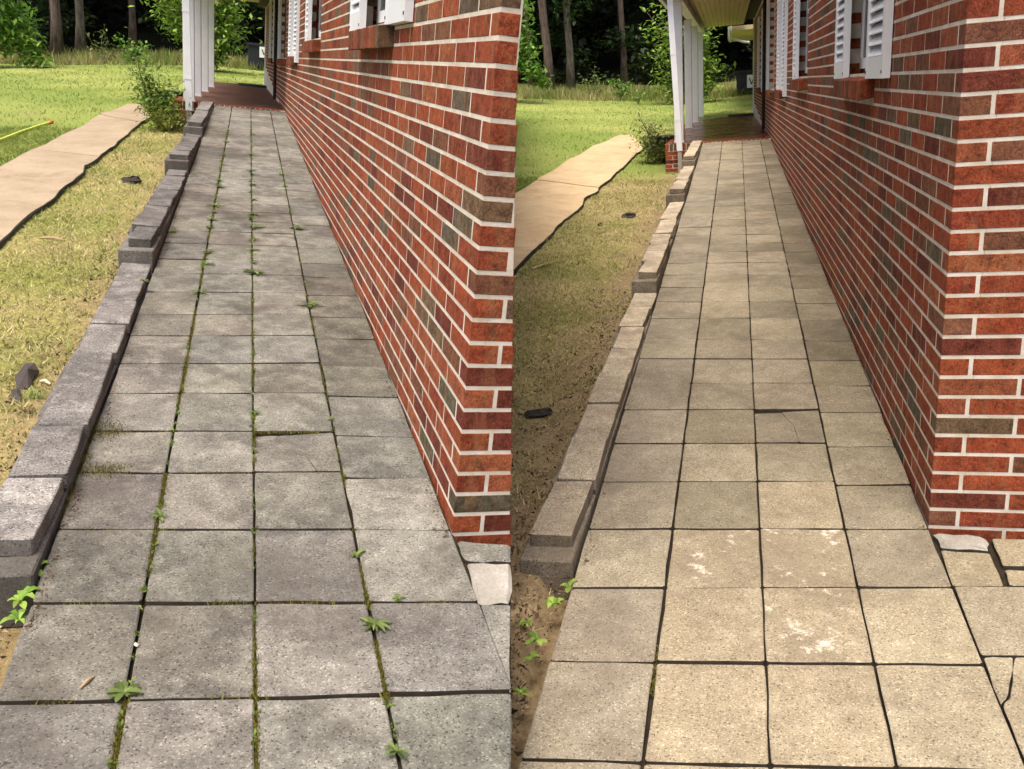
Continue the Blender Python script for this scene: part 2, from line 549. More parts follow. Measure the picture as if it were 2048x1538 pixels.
# ------------------------------------------------------------------ ground
def make_lawn(P):
    xs = np.concatenate([np.linspace(-60, -12, 25)[:-1], np.linspace(-12, -5, 29)[:-1], np.linspace(-5, -1.0, 61), [0, 1.5, 4, 10, 20, 40]])
    ys = np.concatenate([np.linspace(-3.0, 8, 120)[:-1], np.linspace(8, 30, 74)[:-1], np.linspace(30, 60, 20), [80, 120]])
    if P.key == 'R':
        xs = xs[xs > -45]
    X, Y = np.meshgrid(xs, ys, indexing='ij')
    Z = P.lawn_z(X, Y)
    small = (np.sin(X * 23 + Y * 5) * np.sin(Y * 19 - X * 7) * .006 + rng.normal(0, .004, X.shape)) * (Y < 14) * (X < -1.2)
    Z = Z + small
    # under the walkway and the house the ground stays below the paving
    under = X > P.curb(Y) - .10
    Z = np.where(under & (Y < P.porch_y + 12), np.minimum(Z, P.s * Y - .12), Z)
    # keep each place's ground on its own side of the gap between the two houses
    pts = np.stack([X.ravel(), Y.ravel(), Z.ravel()], 1)
    cx = P.camx(pts)
    keep = (cx < 0.02) if P.key == 'L' else (cx > -2.5)
    keep = keep.reshape(X.shape)
    if P.key == 'R':
        # slips under the higher terrace of the left-hand place
        Z = np.where(cx.reshape(X.shape) < 0, Z - .02, Z)
        pts[:, 2] = Z.ravel()
    n = len(ys)
    faces = []
    for i in range(len(xs) - 1):
        for j in range(n - 1):
            if keep[i, j] and keep[i + 1, j] and keep[i, j + 1] and keep[i + 1, j + 1]:
                a = i * n + j
                faces.append((a, a + n, a + n + 1, a + 1))
    re = sorted([(p[1], p[0]) for p in P.path_right])
    ry = np.array([r[0] for r in re]); rx = np.array([r[1] for r in re])
    px_, py_ = pts[:, 0], pts[:, 1]
    w = np.clip((px_ - np.interp(py_, ry, rx)) / .15 + .5, 0, 1) * np.clip((P.porch_y + .5 - py_) / 1.5, 0, 1)
    w = np.where(py_ < ry[0], 1.0, w)[:, None]
    k = vnoise(px_, py_, .6, 31)[:, None]
    k2 = vnoise(px_, py_, 1.6, 32)[:, None]
    A = lambda *c: np.array(lin(*c)[:3])
    green = A(112, 130, 60) * k + A(150, 156, 86) * (1 - k)
    thatch = (A(160, 146, 96) * (1 - k2) + A(124, 128, 62) * k2) if P.key == 'L' else (A(164, 148, 104) * (1 - k2) + A(132, 128, 74) * k2)
    o = mesh_obj('lawn', pts, faces, M['lawn_' + P.key], P=P, smooth=True, col=green * (1 - w) + thatch * w)
    tag(o, 'lawn beside the ' + WALK[P.key], None, None, 'structure')
    # added dark backdrop behind the trees, the wood's shade put into its colour
    hb = MB()
    x0, x1 = (-60, 30) if P.key == 'L' else (-45, 45)
    prof = [(43, -.4), (50, 1.5), (58, 9), (70, 30)]
    cols = np.linspace(x0, x1, 16)
    vs = [(x, y + 1.5 * sin(x * .3), float(P.lawn_z(min(x, 0), 42)) + z) for x in cols for (y, z) in prof]
    fs = [(i * 4 + j, (i + 1) * 4 + j, (i + 1) * 4 + j + 1, i * 4 + j + 1) for i in range(len(cols) - 1) for j in range(3)]
    h = mesh_obj('shade_backdrop', vs, fs, M['shade_backdrop'], P=P, smooth=True)
    tag(h, 'added dark backdrop with wood shade in its colour behind the ' + WALK[P.key], None, None, 'structure')


def in_poly(x, y, poly):
    inside = np.zeros(len(x), bool)
    n = len(poly)
    for i in range(n):
        x0, y0 = poly[i][:2]; x1, y1 = poly[(i + 1) % n][:2]
        c = ((y0 > y) != (y1 > y)) & (x < (x1 - x0) * (y - y0) / (y1 - y0 + 1e-12) + x0)
        inside ^= c
    return inside


def vnoise(x, y, s, seed=0):
    """cheap smooth noise 0..1"""
    r = np.random.default_rng(seed)
    a = 0
    for k in range(7):
        f = s * (1.0 + .8 * r.random()) * (1 + k * .35)
        th = r.random() * 6.28; ph = r.random() * 6.28
        a = a + np.sin((x * cos(th) + y * sin(th)) * f + ph) / (1 + .3 * k)
    return .5 + .5 * np.tanh(a * .55)


def make_grass(P, path_poly):
    c = P.C
    def field(n, xr, yr, power, hgt, wid, strip):
        X = rng.uniform(*xr, n * 4); Y = rng.uniform(*yr, n * 4)
        d = np.sqrt((X - c[0]) ** 2 + (Y - c[1]) ** 2 + c[2] ** 2)
        keep = rng.random(len(X)) < np.clip((3.0 / d) ** power, 0, 1)
        X, Y, d = X[keep][:n], Y[keep][:n], d[keep][:n]
        ok = X < P.curb(Y) - (.19 if P.key == 'L' else .21) - .03 * rng.random(len(X))
        ok |= (Y > P.porch_y + 11.6)
        ok &= ~((Y < -.35) & (X > P.curb(Y) - .03))
        ok &= ~((X > -2.05) & (Y > P.porch_y - .05) & (Y < P.porch_y + 12.2))
        ok &= ~in_poly(X + rng.normal(0, .035, len(X)), Y + rng.normal(0, .035, len(X)), path_poly)
        Z = P.lawn_z(X, Y)
        cx = P.camx(np.stack([X, Y, Z], 1))
        ok &= (cx < -.01) if P.key == 'L' else (cx > -.3)
        # bare patches
        den = vnoise(X, Y, 2.2, 5) * .6 + vnoise(X, Y, 7, 6) * .5
        near_curb = np.clip(1 - (P.curb(Y) - .2 - X) / (.25 if P.key == 'L' else .55), 0, 1)
        front = np.clip((.25 - Y) / .7, 0, 1)
        den = den - .8 * near_curb * (.4 if P.key == 'L' else .7) - front * .75
        inner = strip(X, Y)
        ok &= (rng.random(len(X)) < np.clip(.2 + den * 1.5, .02, 1)) | (~inner & (rng.random(len(X)) < .9))
        return X[ok], Y[ok], Z[ok], d[ok]
    prx = path_poly
    # the path's right edge as X(Y): everything right of it is the strip beside the curb
    re = sorted([(p[1], p[0]) for p in P.path_right])
    ry = np.array([r[0] for r in re]); rx = np.array([r[1] for r in re])
    strip = lambda X, Y: X > np.interp(Y, ry, rx)
    V, Cc = [], []

    def emit(X, Y, Z, h, w, lean, col):
        n = len(X)
        th = rng.uniform(0, 2 * pi, n); dx, dy = np.cos(th) * w / 2, np.sin(th) * w / 2
        lx, ly = rng.normal(0, lean, n) * h, rng.normal(0, lean, n) * h
        a = np.stack([X - dx, Y - dy, Z - .004], 1); b = np.stack([X + dx, Y + dy, Z - .004], 1)
        t = np.stack([X + lx, Y + ly, Z + h], 1)
        V.append(np.stack([a, b, t], 1).reshape(-1, 3)); Cc.append(np.repeat(col, 3, 0))

    # the strip and the near lawn
    X, Y, Z, d = field(210000, (-5.5, -1.1), (-1.6, 12.5), 1.15, 0, 0, strip)
    st = strip(X, Y)
    n = len(X)
    h = np.where(st, rng.uniform(.008, .026, n), rng.uniform(.02, .045, n)) * (1 + d * .02)
    w = rng.uniform(.003, .006, n) * (1 + d * .08)
    t = np.clip(vnoise(X, Y, 1.7, 9) * .8 + rng.normal(0, .28, n), 0, 1)[:, None]
    if P.key == 'L':
        dry, grn = np.array(lin(208, 194, 146)[:3]), np.array(lin(128, 138, 58)[:3])
        lg, lg2 = np.array(lin(112, 132, 58)[:3]), np.array(lin(154, 162, 88)[:3])
    else:
        dry, grn = np.array(lin(204, 186, 138)[:3]), np.array(lin(128, 130, 66)[:3])
        lg, lg2 = np.array(lin(112, 132, 58)[:3]), np.array(lin(154, 162, 88)[:3])
    col = np.where(st[:, None], dry * (1 - t ** 1.6) + grn * t ** 1.6, lg * (1 - t) + lg2 * t)
    col = col * rng.uniform(.35, 1.25, (n, 1))
    emit(X, Y, Z, h, w, 1.3, col)
    # the wide lawn
    X, Y, Z, d = field(150000, (-26, 3.5), (2, 37), 1.0, 0, 0, lambda a, b: (a > -1e9) & strip(a, b) & (b < 13))
    n = len(X)
    h = rng.uniform(.02, .05, n) * (1 + d * .012) * (.4 + 1.1 * vnoise(X, Y, 2.6, 41)); w = rng.uniform(.005, .010, n) * (1 + d * .06)
    t = np.clip(vnoise(X, Y, .5, 12) * .55 + vnoise(X, Y, 1.9, 13) * .35 + rng.normal(0, .2, n), 0, 1)[:, None]
    col = (lg * t + lg2 * (1 - t)) * rng.uniform(.72, 1.15, (n, 1))
    emit(X, Y, Z, h, w, .8, col)
    # tall unmown grass along the woods
    n = 26000
    X = rng.uniform(-26, 6, n); Y = 33.2 + 5.5 * rng.random(n) ** 1.0 + 1.0 * np.sin(X * .4)
    Z = P.lawn_z(X, Y)
    ok = (P.camx(np.stack([X, Y, Z], 1)) < 0) if P.key == 'L' else (P.camx(np.stack([X, Y, Z], 1)) > -1.5)
    X, Y, Z = X[ok], Y[ok], Z[ok]; n = len(X)
    h = rng.uniform(.12, .5, n) * (.5 + .8 * vnoise(X, Y, .9, 21)); w = rng.uniform(.02, .05, n)
    t = np.clip(vnoise(X, Y, .8, 22) + rng.normal(0, .25, n), 0, 1)[:, None]
    col = (np.array(lin(118, 140, 62)[:3]) * t + np.array(lin(186, 172, 122)[:3]) * (1 - t)) * rng.uniform(.5, 1.1, (n, 1))
    emit(X, Y, Z, h, w, .35, col)
    o = tri_obj('grass', np.concatenate(V), M['grass'], P, col=np.concatenate(Cc))
    tag(o, 'short grass and clippings growing over the lawn beside the ' + WALK[P.key], 'grass', None, 'stuff')


# ------------------------------------------------------------------ paving
def paver_mesh(poly, dz, thick=.05, cham=.005, wob=.0016, seg=3):
    """irregular slab: poly of 3D corners (top), counter-clockwise."""
    n = len(poly)
    pts = []
    for i in range(n):
        a, b = np.array(poly[i]), np.array(poly[(i + 1) % n])
        for k in range(seg):
            t = k / seg
            if k == 0:   # slightly rounded corner
                c0 = np.array(poly[i - 1])
                pts.append(a + (b - a) / np.linalg.norm(b - a) * .006 + rng.normal(0, wob * .5, 3) * [1, 1, .3])
            else:
                pts.append(a + (b - a) * t + rng.normal(0, wob, 3) * [1, 1, .3])
        pts.append(b - (b - a) / np.linalg.norm(b - a) * .006)
    pts = np.array(pts); m = len(pts)
    ctr = pts.mean(0)
    d = ctr - pts; d[:, 2] = 0; d /= np.linalg.norm(d, axis=1)[:, None]
    ring0 = pts + d * cham * 1.3                      # top face rim
    ring1 = pts - [0, 0, cham * .8]
    ring2 = pts - [0, 0, thick]
    vs = np.concatenate([ring0, ring1, ring2]) + [0, 0, dz]
    fs = [tuple(range(m))]
    for r in (0, 1):
        fs += [(r * m + i, (r + 1) * m + i, (r + 1) * m + (i + 1) % m, r * m + (i + 1) % m) for i in range(m)]
    return vs, fs


def line_x(P, p, q):
    a, b = P.ramp(*p), P.ramp(*q)
    return lambda Y: a[0] + (b[0] - a[0]) * (Y - a[1]) / (b[1] - a[1])


def make_walkway(P):
    L = P.key == 'L'
    if L:
        jA, jB, jC = line_x(P, (232, 1505), (463, 222)), line_x(P, (512, 1505), (502, 222)), line_x(P, (795, 1503), (543, 233))
        ys = [2600, 2030, 1655, 1393, 1204, 1058, 945, 862, 785, 726, 671, 629, 585, 549, 521, 490, 465, 443, 424, 407, 390, 375]
        v0, step, yend = 0, .000112, 1 / 218.0
        bx = lambda y: 502 + (y - 222) * 10 / 1283
    else:
        jA, jB, jC = line_x(P, (1287, 1512), (1445, 282)), line_x(P, (1537, 1450), (1484, 282)), line_x(P, (1790, 1515), (1521, 283))
        ys = [2600, 2080, 1770, 1530, 1325, 1174, 1057, 962, 886, 819, 766, 717, 678, 636, 603, 574, 549, 525, 503, 486, 469, 452, 438]
        v0, step = 64, .000106
        bx = lambda y: 1484 + (y - 282) * 53 / 1168
    rows = []
    for y in ys:
        p = P.ramp(bx(y), y)
        a, b = P.ramp(bx(y) - 30, y), P.ramp(bx(y) + 30, y)
        tilt = (b[1] - a[1]) / (b[0] - a[0])
        rows.append((p[0], p[1], max(-.10, min(.10, tilt))))
    while True:
        y = 1 / (1 / (ys[-1] - v0) + step) + v0
        ys.append(y)
        p = P.ramp(bx(y), y)
        if p[1] > P.porch_y - .2: break
        k = max(0, 1 - (p[1] - 6) / 5)
        rows.append((p[0], p[1], rows[len(rows) - 1][2] * .93))
    rows.append((rows[-1][0], P.porch_y - .012, 0.0))
    base = np.array([-.6, 0.0, 0.0])
    # bedding: a solid soil bed under the paving that falls away as a bank towards the gap
    xr = lambda Y: 0.02
    front = rows[0][1]
    if L:
        poly = [(-1.22, front), (.02, front - .0)]
        # right-hand boundary along the terrace edge
        e = []
        for y in (2600, 2030, 1655, 1500, 1393, 1300, 1204, 1120, 1092):
            q = P.ramp(1023, y); e.append((q[0], q[1]))
        poly = [(P.curb(e[0][1]) + .01, e[0][1])] + e + [(.015, -.06), (.004, .0), (.003, P.porch_y), (P.curb(P.porch_y), P.porch_y)]
    else:
        poly = [(P.curb(front) + .01, front), (1.6, front), (1.6, -.09), (.02, -.07), (.003, .0), (.003, P.porch_y), (P.curb(P.porch_y), P.porch_y)]
    mb = MB(); mb.prism(poly, [P.s * p[1] - .7 for p in poly], [P.s * p[1] - .022 for p in poly])
    walk = mb.build('paved_walkway', M['bed'], P=P, base=base)
    tag(walk, WALK[P.key] + ' of square concrete pavers sloping up to the porch', None, None, 'structure')
    gap = {0: .004, 1: .0048 if L else .0046, 2: .0034 if L else .0034, 3: .0044 if L else .0036, 4: .005}
    edges = [lambda Y: P.curb(Y) + .006, jA, jB, jC, lambda Y: -.004]
    zj = {}

    def paver(poly, tone, dz=0.0, drop=None, mat=None, thick=.05, wob=.0016, cham=.0035, name='paver', label=None):
        if L:
            cxs = [float(P.camx((p[0], p[1], P.s * p[1]))[0]) + .002 for p in poly]
            if max(cxs) > 0:
                if min(cxs) >= 0: return None
                out = []
                for i in range(len(poly)):
                    p, q, a, b = poly[i], poly[(i + 1) % len(poly)], cxs[i], cxs[(i + 1) % len(poly)]
                    if a <= 0: out.append(p)
                    if (a <= 0) != (b <= 0):
                        t = a / (a - b); out.append((p[0] + (q[0] - p[0]) * t, p[1] + (q[1] - p[1]) * t))
                poly, drop = out, None
        pl = []
        for i, p in enumerate(poly):
            z = P.s * p[1] + dz + random.uniform(-.0022, .0022) + (drop[i] if drop else 0)
            pl.append(np.array([p[0], p[1], z]))
        v, f = paver_mesh(pl, 0, thick, cham, wob)
        o = mesh_obj(name, v, f, mat or M['paver_' + P.key], parent=walk, base=base)
        o.data.materials.append(M['grime'])
        m_ = len(v) // 3
        o.data.polygons.foreach_set('material_index', [0] + [0] * m_ + [1] * m_)
        o.color = tone
        if label: o['label'] = label
        return o

    for r in range(len(rows) - 1):
        x0, y0, t0 = rows[r]; x1, y1, t1 = rows[r + 1]
        for cidx in range(4):
            off = (0, 0, 0, .0)[cidx] if y0 < 0 else (.0, .0, .004, -.035)[cidx] * (1 if y0 > .3 else 0)
            off1 = (0, 0, 0, .0)[cidx] if y1 < 0 else (.0, .0, .004, -.035)[cidx] * (1 if y1 > .3 else 0)
            lx, rx = edges[cidx], edges[cidx + 1]
            g0, g1 = gap[cidx], gap[cidx + 1]
            cg = .0054 + random.uniform(0, .0016)
            sk = -.07 if (cidx == 3 and y0 > .4 and L) else 0.0
            f0 = lambda X: y0 + off + (t0 + sk) * (X - x0 if cidx < 3 else X - x0)
            f1 = lambda X: y1 + off1 + (t1 + sk) * (X - x1)
            if cidx == 3 and sk:
                f0 = lambda X: y0 + off + t0 * (X - x0) + sk * (X + .3)
                f1 = lambda X: y1 + off1 + t1 * (X - x1) + sk * (X + .3)
            xs_ = [lx((y0 + y1) / 2) + g0, rx((y0 + y1) / 2) - g1]
            xl0, xr0, xl1, xr1 = lx(y0) + g0, rx(y0) - g1, lx(y1) + g0, rx(y1) - g1
            if y1 > P.porch_y - .05:
                f1 = lambda X: P.porch_y - .012
            poly = [(xl0, f0(xl0) + cg), (xr0, f0(xr0) + cg), (xr1, f1(xr1) - cg), (xl1, f1(xl1) - cg)]
            k = random.uniform(.80, 1.12)
            if L:
                tone = [k * random.uniform(.97, 1.03), k * .995, k * random.uniform(.95, 1.03), 1]
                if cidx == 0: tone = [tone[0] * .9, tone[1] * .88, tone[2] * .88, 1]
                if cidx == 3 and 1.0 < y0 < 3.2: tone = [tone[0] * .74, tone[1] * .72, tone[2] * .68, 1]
                if cidx == 3 and -.1 < y0 < .3: tone = [1.22, 1.22, 1.2, 1]
                if cidx == 3 and 3.3 < y0 < 3.6: tone = [1.35, 1.33, 1.28, 1]
            else:
                tone = [k, k * random.uniform(.97, 1.0), k * random.uniform(.93, 1.0), 1]
                if cidx == 0: tone = [tone[0] * .96, tone[1] * .97, tone[2] * 1.0, 1]
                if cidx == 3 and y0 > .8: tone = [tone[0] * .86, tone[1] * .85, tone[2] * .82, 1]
                if cidx == 1 and y0 < -.2: tone = [1.06, 1.02, .96, 1]
                if cidx == 2 and y0 < 0: tone = [1.05, 1.01, .95, 1]
            dz, drop = random.uniform(-.0015, .0015), None
            sunk = 0.35 < y0 < .70 if L else 0.42 < y0 < .80
            if cidx == 2 and sunk:
                drop = [.0, .0, -.003, -.022]
                dz = 0
            elif random.random() < .16:
                drop = [.4 * random.uniform(-.006, .006) for _ in range(4)]
            if L and cidx == 3 and 3.25 < y0 < 3.62:
                # a tile laid as two thin strips
                m0 = [(poly[0][0] * .5 + poly[3][0] * .5, poly[0][1] * .55 + poly[3][1] * .45), (poly[1][0] * .5 + poly[2][0] * .5, poly[1][1] * .55 + poly[2][1] * .45)]
                paver([poly[0], poly[1], (m0[1][0], m0[1][1] - .003), (m0[0][0], m0[0][1] - .003)], tone, dz)
                paver([(m0[0][0], m0[0][1] + .003), (m0[1][0], m0[1][1] + .003), poly[2], poly[3]], tone, dz)
                continue
            if cidx == 2 and sunk:
                # cracked across: two pieces with a hair crack
                k0, k1 = (.72, .30) if L else (.62, .42)
                ca = (poly[0][0] * (1 - k0) + poly[1][0] * k0, poly[0][1] * (1 - k0) + poly[1][1] * k0)
                cb = (poly[3][0] * (1 - k1) + poly[2][0] * k1, poly[3][1] * (1 - k1) + poly[2][1] * k1)
                mid = ((ca[0] + cb[0]) / 2 + .02, (ca[1] + cb[1]) / 2 + .01)
                q = .0007
                dm = [-.0165, -.008]
                zc = lambda a, b, t: a * (1 - t) + b * t
                d_ca, d_cb = zc(drop[0], drop[1], k0), zc(drop[3], drop[2], k1)
                paver([poly[0], (ca[0] - q, ca[1]), (mid[0] - q, mid[1]), (cb[0] - q, cb[1]), poly[3]], tone, 0, [drop[0], d_ca, (d_ca + d_cb) / 2, d_cb, drop[3]], label='sunken cracked paver with a raised lip behind it', cham=.002, wob=.001)
                paver([(ca[0] + q, ca[1]), poly[1], poly[2], (cb[0] + q, cb[1]), (mid[0] + q, mid[1])], tone, 0, [d_ca, drop[1], drop[2], d_cb, (d_ca + d_cb) / 2], cham=.002, wob=.001)
                continue
            white = (not L) and ((cidx == 2 and -1.1 < y0 < -.4) or (cidx == 1 and -.7 < y0 < -.4))
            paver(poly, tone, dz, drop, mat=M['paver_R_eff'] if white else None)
    # pieces in front of the end wall
    def px(pts): return [tuple(P.ramp(*p)[:2]) for p in pts]
    ccw = lambda pts: px(pts)[::-1]
    if L:
        paver(ccw([(915, 1079), (1021, 1086), (1021, 1119), (931, 1116)]), [1.15, 1.17, 1.15, 1], -.004, wob=.004, cham=.008, label='narrow pale rubble strip against the end wall')
        paver(ccw([(934, 1121), (1021, 1124), (1021, 1203), (957, 1202)]), [1, 1, 1, 1], -.002, mat=M['pale'], wob=.004, cham=.01, label='rough pale rubble piece near the end wall')
        paver(ccw([(961, 1208), (1021, 1208), (1021, 1384)]), [1.05, 1.05, 1.05, 1], -.002)
    else:
        paver(ccw([(1869, 1068), (1971, 1075), (1979, 1101), (1882, 1094)]), [1, 1, 1, 1], .006, mat=M['pale'], wob=.006, cham=.012, label='pale crumbling mortar lump against the end wall')
        paver(ccw([(1882, 1098), (1979, 1103), (2008, 1168), (1906, 1168)]), [.95, .93, .86, 1], -.004)
        paver(ccw([(1984, 1076), (2110, 1080), (2130, 1133), (2006, 1129)]), [.95, .92, .86, 1], -.002)
        paver(ccw([(2116, 1080), (2400, 1086), (2450, 1169), (2157, 1169)]), [1, .97, .9, 1], -.003)
        paver(ccw([(2010, 1137), (2135, 1140), (2150, 1169), (2020, 1168)]), [1, .96, .88, 1], -.004)
        paver(ccw([(1909, 1173), (2070, 1173), (2160, 1309), (1963, 1308)]), [.93, .92, .9, 1], 0)
        paver(ccw([(2075, 1173), (2250, 1173), (2370, 1309), (2166, 1309)]), [1, .98, .94, 1], 0)
        paver(ccw([(1967, 1314), (2026, 1314), (2016, 1390), (2002, 1410)]), [.95, .94, .9, 1], 0, cham=.003, label='corner broken off a paver along a dark crack')
        paver(ccw([(2030, 1314), (2170, 1314), (2290, 1520), (2052, 1520), (2006, 1414), (2021, 1390)]), [1.02, 1, .96, 1], 0, cham=.003)
        paver(ccw([(2176, 1314), (2380, 1314), (2530, 1520), (2296, 1520)]), [1, .98, .94, 1], 0)
        for xa, xb in ((2056, 2295), (2302, 2540)):
            paver(ccw([(xa, 1527), (xb, 1527), (xb + 170, 1760), (xa + 125, 1760)]), [1, .98, .94, 1], 0)
    P.rows, P.joints = rows, (jA, jB, jC)
    return walk


# ------------------------------------------------------------------ curb of loose blocks
def make_curb(P):
    L = P.key == 'L'

    def oncurb(x, y):
        lo, hi = .2, 60.0
        r = P.ray(x, y)
        # solve X = curb(Y)
        f = lambda t: (P.C + t * r)[0] - P.curb((P.C + t * r)[1])
        for _ in range(60):
            mid = (lo + hi) / 2
            if f(mid) > 0: lo = mid
            else: hi = mid
        return P.C + lo * r
    if L:
        secs = [((79, 1090), (300, 575), 8), (z3(858, 30), (371, 357), 8), ((378, 336), (402, 266), 7), (z1(1152, 668), z1(1213, 577), 4)]
    else:
        secs = [((1154, 1088), r3(838, 305), 8), (r3(858, 200), r1(1010, 1192), 9), (r1(1022, 1138), r1(1085, 922), 8), (r1(1087, 866), r1(1140, 772), 4)]
    curb = empty(P, 'retaining_curb', (P.curb(0) - .08, 0, 0))
    base = np.array([P.curb(0) - .08, 0, 0])
    tag(curb, 'stepped curb of ' + ('dark grey' if L else 'washed tan') + ' stacked blocks edging the ' + WALK[P.key], 'curb')
    prev_end = None
    ends = []
    for k, (a, b, n) in enumerate(secs):
        A, B = oncurb(*a), oncurb(*b)
        ends.append([A[1], B[1], A[2], B[2], n])
    for k, e in enumerate(ends):
        if k + 1 < len(ends): e[1] = ends[k + 1][0] - .10
        else: e[1] = P.porch_y - .02
        ramp0, ramp1 = P.s * e[0], P.s * e[1]
        e[2] = ramp0 + (.150 if k else .092)
    for k, e in enumerate(ends):
        e[3] = (ends[k + 1][2] - .132) if k + 1 < len(ends) else P.s * e[1] + .05
    P.curb_ends = ends
    cw, ct = .158, .052
    for k, (y0, y1, za, zb_, n) in enumerate(ends):
        ln = (y1 - y0) / n
        for i in range(n):
            ya, yb = y0 + i * ln + .0042, y0 + (i + 1) * ln - .0042
            zt = za + (zb_ - za) * (i + .5) / n + random.uniform(-.005, .005)
            sh = random.uniform(-.012, .012) + (.0 if i % 3 else -.014)
            x1 = P.curb((ya + yb) / 2) - .004 + sh * .5
            x0 = x1 - cw + random.uniform(-.006, .006)
            rough = .004
            if k == 1 and i == 0 and True:
                x0 += .03
            yw = random.uniform(-.007, .007); tl = [random.uniform(-.005, .005) for _ in range(4)]
            v, f = paver_mesh([(x0 + yw, ya, zt + tl[0]), (x1 + yw, ya, zt + tl[1]), (x1 - yw, yb, zt + tl[2]), (x0 - yw, yb, zt + tl[3])], 0, ct, .0045, .0011, 4)
            v = np.array(v); v[:, 0] += (v[:, 1] - ya) * (P.curb(1) - P.curb(0))
            zs = (zb_ - za) / (y1 - y0)
            v[:, 2] += (v[:, 1] - (ya + yb) / 2) * zs
            o = mesh_obj('cap_block', v, f, M['block_' + P.key], parent=curb, base=base)
            o.data.materials.append(M['base_' + P.key])  # cap sides take the darker base-block colour
            m_ = len(v) // 3
            o.data.polygons.foreach_set('material_index', [0] + [0] * m_ + [1] * m_)
            c = random.uniform(.80, 1.12)
            if L and k == 0 and i == 0: c = 1.3
            if L and k in (1, 2): c *= .86
            o.color = (c, c * .99, c * .98, 1) if L else (c * 1.16, c * 1.12, c * 1.06, 1)
        # lower course, set out a little to the lawn side
        nb = max(2, n - 2); ys_ = np.linspace(y0 - (.085 if k else .10), y1 + .1, nb + 1)
        for i in range(nb):
            ya, yb = ys_[i] + .003, ys_[i + 1] - .003
            zt = za + (zb_ - za) * ((ya + yb) / 2 - y0) / (y1 - y0) - ct - .004
            zt = zt if i else za - ct - .004
            x1 = P.curb((ya + yb) / 2) - .002
            x0 = x1 - cw - .035 + random.uniform(-.012, .006)
            zs = (zb_ - za) / (y1 - y0) if i else 0
            v, f = chamfer_box((x0, ya, zt - .16), (x1, yb, zt), .006, .003)
            v = np.array(v); v[:, 0] += (v[:, 1] - ya) * (P.curb(1) - P.curb(0)); v[:, 2] += (v[:, 1] - (ya + yb) / 2) * zs
            o = mesh_obj('base_block', v, f, M['base_' + P.key], parent=curb, base=base)
            c = random.uniform(.8, 1.12); o.color = (c, c, c * .98, 1)
    return curb


